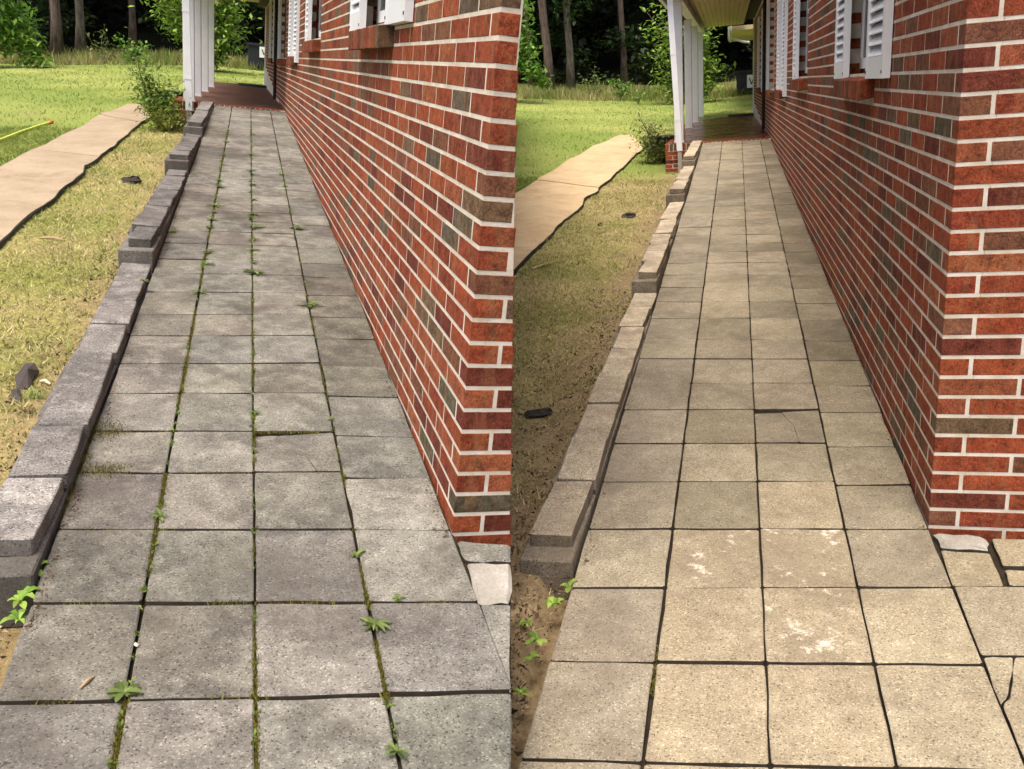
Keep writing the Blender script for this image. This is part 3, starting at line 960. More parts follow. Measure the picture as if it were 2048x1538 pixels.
# ------------------------------------------------------------------ concrete path and its edging
def make_path(P):
    L = P.key == 'L'
    if L:
        right = [z1(-1500, 2700), z1(-700, 1950), z1(-250, 1520), z1(-120, 1400), z1(0, 1300), z1(60, 1235), z1(110, 1195), z1(170, 1165), z1(240, 1115), z1(290, 1060), z1(350, 1015), z1(418, 962), z1(428, 918), z1(500, 888), z1(530, 852), z1(608, 798), z1(622, 778), z1(700, 715), z1(760, 668), z1(775, 655), z1(840, 622)]
        left = [z1(-2600, 2300), z1(-1100, 1480), z1(-420, 1110), z1(-200, 995), z1(0, 892), z1(150, 815), z1(400, 690), z1(520, 615), z1(690, 552), z1(770, 552)]
        joints = [((170, 825), (520, 862)), ((520, 615), (775, 655))]
    else:
        right = [r1(-110, 1660), r1(0, 1535), r1(60, 1470), r1(110, 1412), r1(140, 1398), r1(205, 1330), r1(285, 1248), r1(390, 1165), r1(402, 1120), r1(480, 1083), r1(500, 1050), r1(568, 1002), r1(580, 985), r1(645, 928), r1(705, 868), r1(720, 850), r1(768, 820)]
        left = [r1(-110, 1160), r1(0, 1090), r1(220, 955), r1(460, 805), r1(625, 740), r1(705, 742)]
        joints = [((120, 1015), (495, 1055)), ((460, 805), (705, 868))]
    rp = np.array([P.onlawn(*p, dz=.05) for p in right])
    lp = np.array([P.onlawn(*p, dz=.03) for p in left])
    P.path_right = rp
    P.path_poly = np.concatenate([rp[:, :2], lp[::-1, :2]])
    zz = lambda X, Y: float(P.lawn_z(X, Y)) + .042
    # right edge densely resampled with a wavering break line
    def dense(pts, step, wob):
        out = []
        for a, b in zip(pts[:-1], pts[1:]):
            m = max(2, int(np.linalg.norm((b - a)[:2]) / step))
            for k in range(m):
                out.append(a + (b - a) * k / m)
        out.append(pts[-1]); out = np.array(out)
        out[1:-1, :2] += rng.normal(0, wob, (len(out) - 2, 2))
        return out
    rd, ld = dense(rp, .12, .006), dense(lp, .3, .008)
    base = np.array([rd[len(rd) // 2][0] - .5, rd[len(rd) // 2][1], 0]); base[2] = zz(base[0], base[1])
    o = empty(P, 'concrete_path', base)
    tag(o, ('bleached grey-tan' if L else 'washed golden') + ' concrete path curving across the lawn beside the ' + WALK[P.key], None, None, 'structure')
    # split into slabs at the joints, matched by arc fraction
    fr = lambda pts: np.concatenate([[0], np.cumsum(np.linalg.norm(np.diff(pts[:, :2], axis=0), axis=1))])
    sr, sl = fr(rd), fr(ld)
    def frac(pts, s, q):
        i = np.argmin(np.linalg.norm(pts[:, :2] - q[:2], axis=1)); return s[i]
    cuts = [(0.0, 0.0)]
    for (a, b) in joints:
        f = z1 if L else r1
        cuts.append((frac(ld, sl, P.onlawn(*f(*a), dz=.03)), frac(rd, sr, P.onlawn(*f(*b), dz=.05))))
    cuts.append((sl[-1], sr[-1]))
    def pos(pts, s, v):
        return np.array([np.interp(v, s, pts[:, 0]), np.interp(v, s, pts[:, 1])])
    for (la, ra), (lb, rb) in zip(cuts[:-1], cuts[1:]):
        if lb - la < .05 and rb - ra < .05: continue
        n = 40
        top, vs, fs = [], [], []
        cols = 5
        dzt = random.uniform(-.006, .006)
        for i in range(n + 1):
            t = .004 + .992 * i / n
            a = pos(ld, sl, la + (lb - la) * t); b = pos(rd, sr, ra + (rb - ra) * t)
            for c in range(cols + 1):
                q = a + (b - a) * c / cols
                vs.append((q[0], q[1], zz(q[0], q[1]) + dzt))
        m = cols + 1
        for i in range(n):
            for c in range(cols):
                fs.append((i * m + c, i * m + c + 1, (i + 1) * m + c + 1, (i + 1) * m + c))
        nv = len(vs)
        vs += [(x, y, z - .10) for (x, y, z) in vs]
        ring = [i * m for i in range(n, -1, -1)] + list(range(1, m)) + [i * m + cols for i in range(1, n + 1)] + [n * m + c for c in range(cols - 1, 0, -1)]
        for p, q in zip(ring, ring[1:] + ring[:1]):
            fs.append((p, p + nv, q + nv, q))
        mesh_obj('slab', vs, fs, M['slab_' + P.key], parent=o, base=base)
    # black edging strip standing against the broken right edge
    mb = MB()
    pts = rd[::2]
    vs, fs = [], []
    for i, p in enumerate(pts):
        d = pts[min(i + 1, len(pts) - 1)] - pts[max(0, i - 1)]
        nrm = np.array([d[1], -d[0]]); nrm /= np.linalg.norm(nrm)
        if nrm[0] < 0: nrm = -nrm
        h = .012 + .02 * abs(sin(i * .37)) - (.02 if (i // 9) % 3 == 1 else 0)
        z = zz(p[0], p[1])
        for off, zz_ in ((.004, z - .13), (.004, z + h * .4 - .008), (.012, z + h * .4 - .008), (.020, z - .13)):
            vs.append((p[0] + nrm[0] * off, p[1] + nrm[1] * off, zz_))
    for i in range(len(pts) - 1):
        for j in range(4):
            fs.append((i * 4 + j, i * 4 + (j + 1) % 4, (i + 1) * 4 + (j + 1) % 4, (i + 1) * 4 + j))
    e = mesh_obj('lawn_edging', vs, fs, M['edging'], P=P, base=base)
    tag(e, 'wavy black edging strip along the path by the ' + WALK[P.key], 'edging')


# ------------------------------------------------------------------ brick house
WINDOWS = [  # y0, y1 of the opening, z of sill top, top, near shutter, far shutter (y ranges)
    dict(y=(1.90, 2.99), z=(1.60, 2.86), sill=(1.84, 3.06), near=(1.35, 1.90), far=(2.86, 3.37)),
    dict(y=(6.05, 7.25), z=(1.60, 2.86), sill=(5.98, 7.38), near=None, far=(7.10, 7.54)),
    dict(y=(9.72, 10.52), z=(1.46, 2.90), sill=(9.45, 10.75), near=(9.10, 9.76), far=(10.46, 11.04)),
    dict(y=(12.6, 14.3), z=(1.42, 2.90), sill=(12.4, 14.5), near=None, far=(14.3, 14.9)),
    dict(y=(17.6, 19.6), z=(1.42, 2.90), sill=(17.4, 19.8), near=(17.1, 17.62), far=(19.6, 20.3)),
]


def make_house(P):
    L = P.key == 'L'
    ch, mj, bl = P.course, .0132, .2518
    pitch = bl + mj
    ZT = 2.68 if L else 3.20
    end = P.wall_end
    base = np.array([0.0, 0.0, 0.0])
    house = empty(P, 'brick_house', base)
    tag(house, 'red brick house with white shutters ' + ('beside the weathered grey walkway' if L else 'beside the cleaned tan walkway'), 'house')
    if L:
        def seam_x(z):
            y = float(P.proj((0.1, 0, z))[0, 1])
            return max(.058, float(P.at(1, 1021.5 + 16 * min(1, max(0, (1060 - y) / 1030)), y, 0)[0]))
    else:
        seam_x = lambda z: 2.6
    bdep = (lambda z: min(.092, seam_x(z) - .003)) if L else (lambda z: .092)
    mw = .05 if L else .11
    nc = int((ZT - P.zb) / ch)
    holes = [(w['y'][0], w['y'][1], w['z'][0], w['z'][1]) for w in WINDOWS]
    sills = [(w['sill'][0], w['sill'][1], w['z'][0] - .105, w['z'][0]) for w in WINDOWS]
    # ---- mortar core of the two walls
    def wall_panel(name, rects, plane):
        vs, fs = [], []
        return vs, fs
    mb = MB()
    zs = sorted({P.zb - .3, ZT} | {h[2] for h in holes} | {h[3] for h in holes})
    for za, zb in zip(zs[:-1], zs[1:]):
        cur = 0.0012
        for (a, b, c, d) in sorted(h for h in holes if h[2] <= za + 1e-6 and h[3] >= zb - 1e-6):
            mb.box((.0012, cur, za), (mw, a - .006, zb)); cur = b + .006
        mb.box((.0012, cur, za), (mw, end, zb))
    front = mb.build('long_wall', M['mortar'], parent=house)
    mb = MB()
    if L:
        zz_ = [P.zb - .3, 0, .4, .8, 1.1, 1.4, ZT]
        for a_, b_ in zip(zz_[:-1], zz_[1:]):
            q = [(.0505, .0012, a_), (seam_x(a_) - .004, .0012, a_), (seam_x(b_) - .004, .0012, b_), (.0505, .0012, b_)]
            vs = q + [(x, .09, z) for (x, y, z) in q]
            mb.add(vs, [(0, 1, 2, 3), (7, 6, 5, 4), (0, 4, 5, 1), (1, 5, 6, 2), (2, 6, 7, 3), (3, 7, 4, 0)])
    else:
        mb.box((.111, .0012, P.zb - .3), (2.6, .11, ZT))
    endw = mb.build('end_wall', M['mortar'], parent=house)
    # ---- bricks
    bricks = []   # (a, b, wall)
    def cut(ranges, a, b):
        out = []
        for (p, q) in ranges:
            if b <= p or a >= q: out.append((p, q)); continue
            if a - p > .03: out.append((p, a))
            if q - b > .03: out.append((b, q))
        return out
    for i in range(-2, nc):
        z0 = P.zb + i * ch; zt = z0 + ch - mj
        odd = i % 2
        # long wall
        y = 0.0
        rngs = []
        if not odd:
            rngs.append((0.0, bl, 'c'))
        bd = bdep((z0 + zt) / 2)
        y = (bl if not odd else .092) + mj
        while y < end:
            rngs.append((y, min(y + bl, end), 'w')); y += pitch
        for (p, q, kind) in rngs:
            cs = [(p, q)]
            for (a, b, c, d) in holes:
                if zt > c + .01 and z0 < d - .01: cs = cut(cs, a, b)
            for (a, b, c, d) in sills:
                if zt > c + .012 and z0 < d - .012: cs = cut(cs, a - .006, b + .006)
            for (p2, q2) in cs:
                if zt < P.s * p2 - .08: continue
                j = random.uniform(-.0006, .0002)
                bricks.append(((j, p2, z0), (bd if p2 < 1.2 else .092, q2, zt), 0))
        # end wall
        x = 0.0 if odd else bd + mj
        xe = seam_x((z0 + zt) / 2)
        while x < xe - .02:
            j = random.uniform(-.0006, .0002)
            bricks.append(((x, j, z0), (min(x + bl, xe), .088, zt), 1))
            x += pitch
    # pick out the ones that show largest
    score = []
    for (a, b, w) in bricks:
        if w == 0: q = [(a[0], a[1], a[2]), (a[0], b[1], a[2]), (a[0], b[1], b[2]), (a[0], a[1], b[2])]
        else: q = [(a[0], a[1], a[2]), (b[0], a[1], a[2]), (b[0], a[1], b[2]), (a[0], a[1], b[2])]
        p = P.proj(q)
        c = p.mean(0)
        ar = abs(sum(p[i, 0] * p[(i + 1) % 4, 1] - p[(i + 1) % 4, 0] * p[i, 1] for i in range(4))) / 2
        if not (-20 < c[0] < 2068 and -25 < c[1] < 1560): ar = 0
        if min(a[2], b[2]) + ch < P.s * a[1] - .01: ar = 0
        score.append(ar)
    order = np.argsort(score)[::-1]
    top = set(int(i) for i in order[:300])
    walls = (front, endw)
    cache = {}
    joined = [[[], []], [[], []]]
    joined_c = [[], []]
    for i, (a, b, w) in enumerate(bricks):
        c = brick_color()
        if i in top:
            dims = (round(b[0] - a[0], 2), round(b[1] - a[1], 2), round(b[2] - a[2], 3), random.randrange(4))
            if dims not in cache:
                v, f = chamfer_box((0, 0, 0), tuple(np.array(b) - np.array(a)), .0014, .0003)
                me = bpy.data.meshes.new('brick'); me.from_pydata([tuple(map(float, p)) for p in v], [], f)
                me.materials.append(M['brick']); cache[dims] = (me, np.array(b) - np.array(a))
            me, dd = cache[dims]
            o = bpy.data.objects.new('brick', me); COL.objects.link(o)
            o.parent = walls[w]; o.location = a
            o.scale = tuple((np.array(b) - np.array(a)) / dd)
            o.color = c
        else:
            t = MB().box(a, b)
            n = len(joined[w][0])
            joined[w][0] += t.v
            joined[w][1] += [tuple(k + n for k in f) for f in t.f]
            joined_c[w] += [c] * 8
    for w in (0, 1):
        if joined[w][0]:
            o = mesh_obj('brickwork', joined[w][0], joined[w][1], M['bricka'], parent=walls[w], col=np.array(joined_c[w]))
            o['kind'] = 'stuff'
    # ---- windows
    for wi, w in enumerate(WINDOWS):
        (y0, y1), (za, zb) = w['y'], w['z']
        win = MB()
        fx0, fx1 = .070, .105
        fw = .045
        win.box((fx0, y0, za + .03), (fx1, y0 + fw, zb)).box((fx0, y1 - fw, za + .03), (fx1, y1, zb))
        win.box((fx0, y0 + fw, za + .03), (fx1, y1 - fw, za + .03 + .06)).box((fx0, y0 + fw, zb - .05), (fx1, y1 - fw, zb))
        zm = (za + zb) / 2
        win.box((fx0 + .004, y0 + fw, zm - .02), (fx1, y1 - fw, zm + .02))
        wo = win.build('window', M['vinyl'], parent=house)
        MB().box((fx0 + .014, y0 + fw, za + .09), (fx0 + .02, y1 - fw, zm - .02)).build('pane', M['glass'], parent=wo)
        MB().box((fx0 + .014, y0 + fw, zm + .02), (fx0 + .02, y1 - fw, zb - .05)).build('pane', M['glass'], parent=wo)
        # rowlock sill
        s0, s1 = w['sill']
        MB().add([(-.070, s0 + .02, za - .122), (.1, s0 + .02, za - .100), (.1, s1 - .02, za - .100), (-.070, s1 - .02, za - .122), (-.070, s0 + .02, za - .030), (.06, s0 + .02, za - .010), (.06, s1 - .02, za - .010), (-.070, s1 - .02, za - .030)], [(3, 2, 1, 0), (4, 5, 6, 7), (0, 1, 5, 4), (1, 2, 6, 5), (2, 3, 7, 6), (3, 0, 4, 7)]).build('sill_bed', M['mortar'], parent=wo)
        nb = max(4, int((s1 - s0) / .105)); st = (s1 - s0) / nb
        vv, ff = None, None
        for k in range(nb):
            a, b = s0 + k * st + .006, s0 + (k + 1) * st - .006
            v, f = chamfer_box((-.075, a, za - .105), (.066, b, za - .004), .004, .002)
            v = np.array(v); v[:, 2] += (v[:, 0] - .066) * .16
            o = mesh_obj('sill_brick', v, f, M['brick'], parent=wo)
            c = brick_color(); o.color = (c[0] * .8, c[1] * .8, c[2] * .8, 1)
        # shutters
        for key in ('near', 'far'):
            if not w[key]: continue
            a, b = w[key]
            zl, zh = za - .022, zb + .05
            if wi >= 2: zl = za - .09
            sh = MB()
            d0, d1 = -.040, -.004
            st_ = .055
            sh.box((d0, a, zl), (d1, a + st_, zh)).box((d0, b - st_, zl), (d1, b, zh))
            sh.box((d0 + .001, a + st_, zl), (d1, b - st_, zl + .10)).box((d0 + .001, a + st_, zh - .10), (d1, b - st_, zh))
            so = sh.build('shutter', M['vinyl'], parent=house)
            MB().box((d1 - .006, a + st_, zl + .10), (d1 - .001, b - st_, zh - .10)).build('back_panel', M['black'], parent=so)
            z = zl + .10
            while z < zh - .13:
                mbv = MB()
                mbv.add([(d0 + .003, a + st_, z + .004), (d0 + .003, b - st_, z + .004), (d1 - .008, b - st_, z + .050), (d1 - .008, a + st_, z + .050),
                         (d0 + .010, a + st_, z), (d0 + .010, b - st_, z), (d1 - .003, b - st_, z + .046), (d1 - .003, a + st_, z + .046)],
                        [(3, 2, 1, 0), (4, 5, 6, 7), (0, 1, 5, 4), (1, 2, 6, 5), (2, 3, 7, 6), (3, 0, 4, 7)])
                mbv.build('louver', M['vinyl'], parent=so)
                z += .052
            for (yy, zz) in ((a + .02, zl + .03), (b - .02, zl + .03)):
                MB().box((d0 - .003, yy - .006, zz - .007), (d0 + .002, yy + .006, zz + .007)).build('screw', M['edging'], parent=so)
    # ---- far trim, roof, back
    MB().box((-.03, end, P.zb + .4), (.11, end + .14, ZT)).build('corner_board', M['white'], parent=house)
    MB().tube([(-.03, 16.2, P.porch_z), (-.03, 16.2, ZT)], .03, 8).build('drain_pipe', M['edging'], parent=house)
    if L:
        # back wall following the gap: points with camera-x = -0.012
        ax = P.B[:, 0]           # camera x expressed in local axes
        bx = lambda Y, z: float(P.C[0] + (-.012 - ax[1] * (Y - P.C[1]) - ax[2] * (z - P.C[2])) / ax[0])
        mbk = MB()
        zz_ = [P.zb - .6, 0, .4, .8, 1.1, 1.4, ZT]
        for a_, b_ in zip(zz_[:-1], zz_[1:]):
            mbk.add([(seam_x(a_) - .006, .09, a_), (bx(end, a_), end, a_), (bx(end, b_), end, b_), (seam_x(b_) - .006, .09, b_)], [(0, 1, 2, 3)])
        bounce_wall = mbk.build('back_wall', M['white'], parent=house)  # unseen wall, coloured white to bounce light onto the right-hand place
        zc = P.zb + .02
        while zc < ZT - .18:        # white lap siding added over the unseen light-bouncing wall
            b_ = zc + .172
            q = [(seam_x(zc) - .004, .10, zc), (bx(end, zc) + .004, end, zc), (bx(end, b_) - .002, end, b_), (seam_x(b_) - .0055, .10, b_)]
            v = q + [(x - .012, y, z) for (x, y, z) in q]
            MB().add(v, [(0, 1, 2, 3), (7, 6, 5, 4), (0, 4, 5, 1), (1, 5, 6, 2), (2, 6, 7, 3), (3, 7, 4, 0)]).build('bounce_siding', M['vinyl'], parent=bounce_wall)
            zc += .165
        poly = [(-.2, -.1), (.09, -.1), (bx(end + .4, ZT), end + .4), (-.2, end + .4)]
        MB().prism(poly, ZT, ZT + .16).build('roof', M['roof'], parent=house)
    else:
        MB().box((2.5, .11, P.zb - .6), (2.6, end, ZT)).build('back_wall', M['bricka'], parent=house)
        poly = [(-.22, -.2), (3.0, -.2), (3.0, end + .4), (-.22, end + .4)]
        MB().prism(poly, ZT, ZT + .16).build('roof', M['roof'], parent=house)
        # boxed eave and gutter of the rear wing
        ev = MB().box((-.60, 25.6, 2.98), (3.0, 34.0, 3.10)).build('eave', M['tan'], parent=house)
        g = MB()
        g.add([(-.60, 25.6, 2.96), (-.67, 25.6, 2.98), (-.72, 25.6, 3.09), (-.60, 25.6, 3.12), (-.60, 34, 2.96), (-.67, 34, 2.98), (-.72, 34, 3.09), (-.60, 34, 3.12)],
              [(3, 2, 1, 0), (4, 5, 6, 7), (0, 1, 5, 4), (1, 2, 6, 5), (2, 3, 7, 6), (3, 0, 4, 7)])
        g.tube([(-.66, 25.7, 2.97), (-.64, 25.7, 2.80), (-.30, 25.7, 2.66), (-.1, 25.7, 2.62)], .035, 8)
        g.build('gutter', M['white'], parent=ev)
    return house


# ------------------------------------------------------------------ porch
def make_porch(P):
    L = P.key == 'L'
    y0, z = P.porch_y, P.porch_z
    y1 = P.wall_end + (-.2 if L else 1.0)
    HB = 2.62 if L else 2.98
    xl = -1.62 if L else -1.80
    base = np.array([xl, y0, z - .45])
    porch = empty(P, 'brick_porch', base)
    tag(porch, ('dry matte red' if L else 'wet shiny red') + ' porch with white posts at the top of the ' + WALK[P.key], 'porch')
    kw = dict(parent=porch, base=base)
    MB().box((xl + .012, y0 + .010, z - .6), (-.002, y1, z - .008)).build('core', M['mortar'], **kw)
    MB().box((xl + .11, y0 + .11, z - .008), (-.003, y1 - .01, z - .002)).build('floor', M['floor_' + P.key], **kw)
    # rowlock edge along the front and the left side
    def rb(a, b, shade=1):
        v, f = chamfer_box(a, b, .004, .0015)
        o = mesh_obj('edge_brick', v, f, M['brick'], **kw)
        c = brick_color(); o.color = (c[0] * shade, c[1] * shade, c[2] * shade, 1)
    x = xl
    while x < -.07:
        rb((x, y0, z - .115), (min(x + .062, -.004), y0 + .105, z)); x += .074
    y = y0 + .112
    while y < y1:
        rb((xl, y, z - .115), (xl + .105, y + .062, z)); y += .074 if y < y0 + 3 else .15
    # stretcher courses below, front face left of the walkway and left side
    for i in range(1, 8):
        zt = z - .115 - .0135 - (i - 1) * .073
        x = xl if i % 2 else xl - .13
        while x < -1.0:
            a = max(x, xl)
            if x + .25 - a > .03:
                v, f = chamfer_box((a, y0 + .003, zt - .0595), (x + .25, y0 + .09, zt), .003, .001)
                o = mesh_obj('face_brick', v, f, M['brick'], **kw); o.color = brick_color()
            x += .2635
        y = y0 + .1
        k = 0
        while y < y0 + 2.2:
            v, f = chamfer_box((xl + .003, y, zt - .0595), (xl + .09, y + .25, zt), .003, .001)
            o = mesh_obj('face_brick', v, f, M['brick'], **kw); o.color = brick_color()
            y += .2635
    # posts
    if L: posts = [(-1.40, y0 + .32), (-1.372, 14.36), (-1.329, 16.63), (-1.292, 19.54)]
    else: posts = [(-1.575, y0 + .45), (-1.606, 19.03), (-1.549, 21.9), (-1.496, 25.1)]
    pw = .080
    for (px, py) in posts:
        mb = MB()
        v, f = chamfer_box((px - pw, py - pw, z), (px + pw, py + pw, (HB + 0.000)), .006, 0); mb.add(v, f)
        po = mb.build('post', M['white'], **kw)
        MB().box((px - pw - .012, py - pw - .012, z + .001), (px + pw + .012, py + pw + .012, z + .02)).build('post_base', M['white'], parent=po, base=base)
    bx0 = posts[0][0] - .1
    mb = MB()
    a, b = posts[0], posts[-1]
    mb.add([(a[0] - .09, y0 - .05, (HB + 0.000)), (a[0] + .09, y0 - .05, (HB + 0.000)), (b[0] + .09, y1 + .1, (HB + 0.000)), (b[0] - .09, y1 + .1, (HB + 0.000)),
            (a[0] - .09, y0 - .05, (HB + 0.180)), (a[0] + .09, y0 - .05, (HB + 0.180)), (b[0] + .09, y1 + .1, (HB + 0.180)), (b[0] - .09, y1 + .1, (HB + 0.180))],
           [(3, 2, 1, 0), (4, 5, 6, 7), (0, 1, 5, 4), (1, 2, 6, 5), (2, 3, 7, 6), (3, 0, 4, 7)])
    mb.build('beam', M['white'], **kw)
    # grooved ceiling boards
    x = posts[0][0] + .095
    while x < -.30:
        MB().box((x + .003, y0 + .0, (HB + 0.140)), (x + .097, y1, (HB + 0.155))).build('ceiling_board', M['tan'], **kw); x += .1
    MB().box((posts[0][0] - .35, y0 - .35, (HB + 0.185)), (-.221, y1 + .1, (HB + 0.340))).build('porch_roof', M['roof'], **kw)
    MB().box((posts[0][0] - .36, y0 - .35, (HB + 0.100)), (posts[0][0] - .30, y1 + .1, (HB + 0.320))).build('gutter', M['white'], **kw)
    # downspout in front of the first post
    px, py = posts[0]
    sx, sy = px + (.0 if L else .0), y0 - .055
    ds = MB()
    zb0 = z - .12
    if L: top, bot = (sx - .035, (HB + 0.100)), (sx + .015, zb0)
    else: top, bot = (sx - .10, (HB + 0.100)), (sx + .03, zb0)
    def bar(mb, x0, z0, x1, z1_, w, d, yy):
        mb.add([(x0 - w, yy - d, z0), (x0 + w, yy - d, z0), (x0 + w, yy + d, z0), (x0 - w, yy + d, z0), (x1 - w, yy - d, z1_), (x1 + w, yy - d, z1_), (x1 + w, yy + d, z1_), (x1 - w, yy + d, z1_)],
               [(3, 2, 1, 0), (4, 5, 6, 7), (0, 1, 5, 4), (1, 2, 6, 5), (2, 3, 7, 6), (3, 0, 4, 7)])
    bar(ds, bot[0], bot[1], top[0], top[1], .048, .036, sy)
    for k in (.2, .62, .9):
        xx = bot[0] + (top[0] - bot[0]) * k; zz = bot[1] + (top[1] - bot[1]) * k
        bar(ds, xx, zz, xx, zz + .03, .054, .042, sy)
    do = ds.build('downspout', M['white'], P=P, base=(bot[0], sy, z - .5))
    tag(do, ('straight' if L else 'leaning') + ' white downspout in front of the first post by the ' + WALK[P.key], 'downspout')
    lo = MB(); bar(lo, bot[0] + .005, z - .62, bot[0], bot[1] + .0, .036, .028, sy)
    lo.build('drain_pipe', M['pale'], parent=do, base=(bot[0], sy, z - .5))
    # low dark mat near the far end
    mz = z + .001
    cx_, cy_ = (-.30, y1 - .9)
    ring = [(cx_ + .42 * cos(t) * (1 - .15 * sin(2 * t) ** 2), cy_ + .5 * sin(t)) for t in np.linspace(0, 2 * pi, 20, endpoint=False)]
    mt = MB().prism(ring, mz, mz + .05).build('door_mat', M['black'], P=P, base=(cx_, cy_, mz))
    tag(mt, 'dark oval mat at the far end of the ' + ('dry' if L else 'wet') + ' porch', 'mat')
    # black plastic tub at the left corner
    tx, ty = xl - .10, y0 + 1.7
    tz = float(P.lawn_z(tx, ty))
    rings = []
    vs, fs = [], []
    hh = z + .06 - tz
    for k, (rr, hz) in enumerate(((.17, 0), (.22, hh * .7), (.27, hh * .95), (.285, hh), (.26, hh), (.24, hh * .9), (.0, hh * .86))):
        for t in np.linspace(0, 2 * pi, 16, endpoint=False):
            vs.append((tx + rr * cos(t), ty + rr * sin(t), tz + hz))
    for k in range(6):
        for j in range(16):
            fs.append((k * 16 + j, k * 16 + (j + 1) % 16, (k + 1) * 16 + (j + 1) % 16, (k + 1) * 16 + j))
    tb = mesh_obj('plant_tub', vs, fs, M['black'], P=P, base=(tx, ty, tz), smooth=True)
    tag(tb, 'black plastic tub behind the shrub at the ' + ('dry' if L else 'wet') + ' porch corner', 'tub')


# ------------------------------------------------------------------ plants
def leaf_quads(centers, size, col, droop=.3, aspect=.45):
    """one bent leaf (two triangles as a diamond quad) per centre."""
    n = len(centers)
    th = rng.uniform(0, 2 * pi, n); el = rng.normal(-droop, .45, n)
    d = np.stack([np.cos(th) * np.cos(el), np.sin(th) * np.cos(el), np.sin(el)], 1)
    up = rng.normal(0, .35, (n, 3)) + [0, 0, 1]
    s = np.cross(d, up); s /= np.linalg.norm(s, axis=1)[:, None]
    L_ = (size * rng.uniform(.6, 1.25, n))[:, None]
    a = centers; b = centers + d * L_ * .5 + s * L_ * aspect * .5
    c = centers + d * L_ + np.array([0, 0, -1]) * L_ * .12; e = centers + d * L_ * .5 - s * L_ * aspect * .5
    return np.stack([a, b, c, e], 1).reshape(-1, 3), np.repeat(col, 4, 0)


def leaf_cols(n, a, b, lo=.6, hi=1.2):
    t = rng.random((n, 1))
    return (np.array(a[:3]) * t + np.array(b[:3]) * (1 - t)) * rng.uniform(lo, hi, (n, 1))


def clump_points(n, clumps):
    """clumps: list of (centre, radius vector); points biased to the shells."""
    out = []
    w = np.array([c[1][0] * c[1][1] * c[1][2] for c in clumps]) ** .7; w /= w.sum()
    for (c, r), k in zip(clumps, (w * n).astype(int)):
        p = rng.normal(0, 1, (k, 3)); p /= np.linalg.norm(p, axis=1)[:, None]
        p *= (rng.random(k) ** .45)[:, None]
        out.append(np.array(c) + p * np.array(r))
    return np.concatenate(out)


def make_tree(P, base, height, rad, label, crown=None, lean=(0, 0), bark='bark', leaf=None, n=2500, size=.22, name='tree', group=None):
    b = np.array(base, float); b[2] = float(P.lawn_z(b[0], b[1])) - .1
    t = empty(P, name, b)
    tag(t, label, 'tree', group)
    k = 9
    pts, rr = [], []
    for i in range(k):
        f = i / (k - 1)
        pts.append(b + [lean[0] * f * height + .05 * sin(i * 1.7) * rad * 4, lean[1] * f * height, f * height])
        rr.append(rad * (1 - .55 * f) * (1.35 if i == 0 else 1))
    mb = MB(); mb.tube(pts, rr, 10)
    # limbs
    cl = []
    if crown:
        for (c, r) in crown:
            c = np.array(c, float)
            cl.append((b + c, r))
            f = min(.95, max(.3, (c[2] - r[2] * .4) / height))
            s = b + [lean[0] * f * height, lean[1] * f * height, f * height * .92]
            mb.tube([s, (s + b + c) / 2 + [0, 0, .15], b + c], [rad * .35, rad * .2, rad * .07], 6)
    mb.build('trunk', M[bark], parent=t, base=b, smooth=True)
    if crown:
        p = clump_points(n, cl)
        col = leaf_cols(len(p), *leaf)
        V, C = leaf_quads(p, size, col)
        tri_obj('crown', V, M['leaf'], P, base=b, col=C, parent=t, n=4)
    return t


def make_shrub(P, base, label, stems, leafcol, n, size, name='shrub', cat='shrub', spread=.10, stemr=.012, z=None, group=None, droop=.1, aspect=.42):
    """stems: list of tip offsets from the base; leaves crowd along the upper stems."""
    b = np.array(base, float)
    if z is None: b[2] = float(P.lawn_z(b[0], b[1])) - .02
    else: b[2] = z
    t = empty(P, name, b)
    tag(t, label, cat, group)
    mb = MB(); pts = []
    for s in stems:
        s = np.array(s, float)
        mid = b + s * .5 + [random.uniform(-.05, .05) * s[2], random.uniform(-.05, .05) * s[2], s[2] * .08]
        mb.tube([b, mid, b + s], [stemr, stemr * .75, stemr * .35], 5)
        m = max(6, n // len(stems))
        f = rng.random(m) ** .7
        q = np.where(f[:, None] < .5, b + (mid - b) * f[:, None] * 2, mid + (b + s - mid) * (f[:, None] - .5) * 2)
        q = q + rng.normal(0, 1, (m, 3)) * spread * (.35 + .9 * f[:, None])
        pts.append(q[f > .18])
    mb.build('stem', M['bark2'], parent=t, base=b)
    p = np.concatenate(pts)
    V, C = leaf_quads(p, size, leaf_cols(len(p), *leafcol), droop, aspect)
    tri_obj('foliage', V, M['leaf'], P, base=b, col=C, parent=t, n=4)
    return t


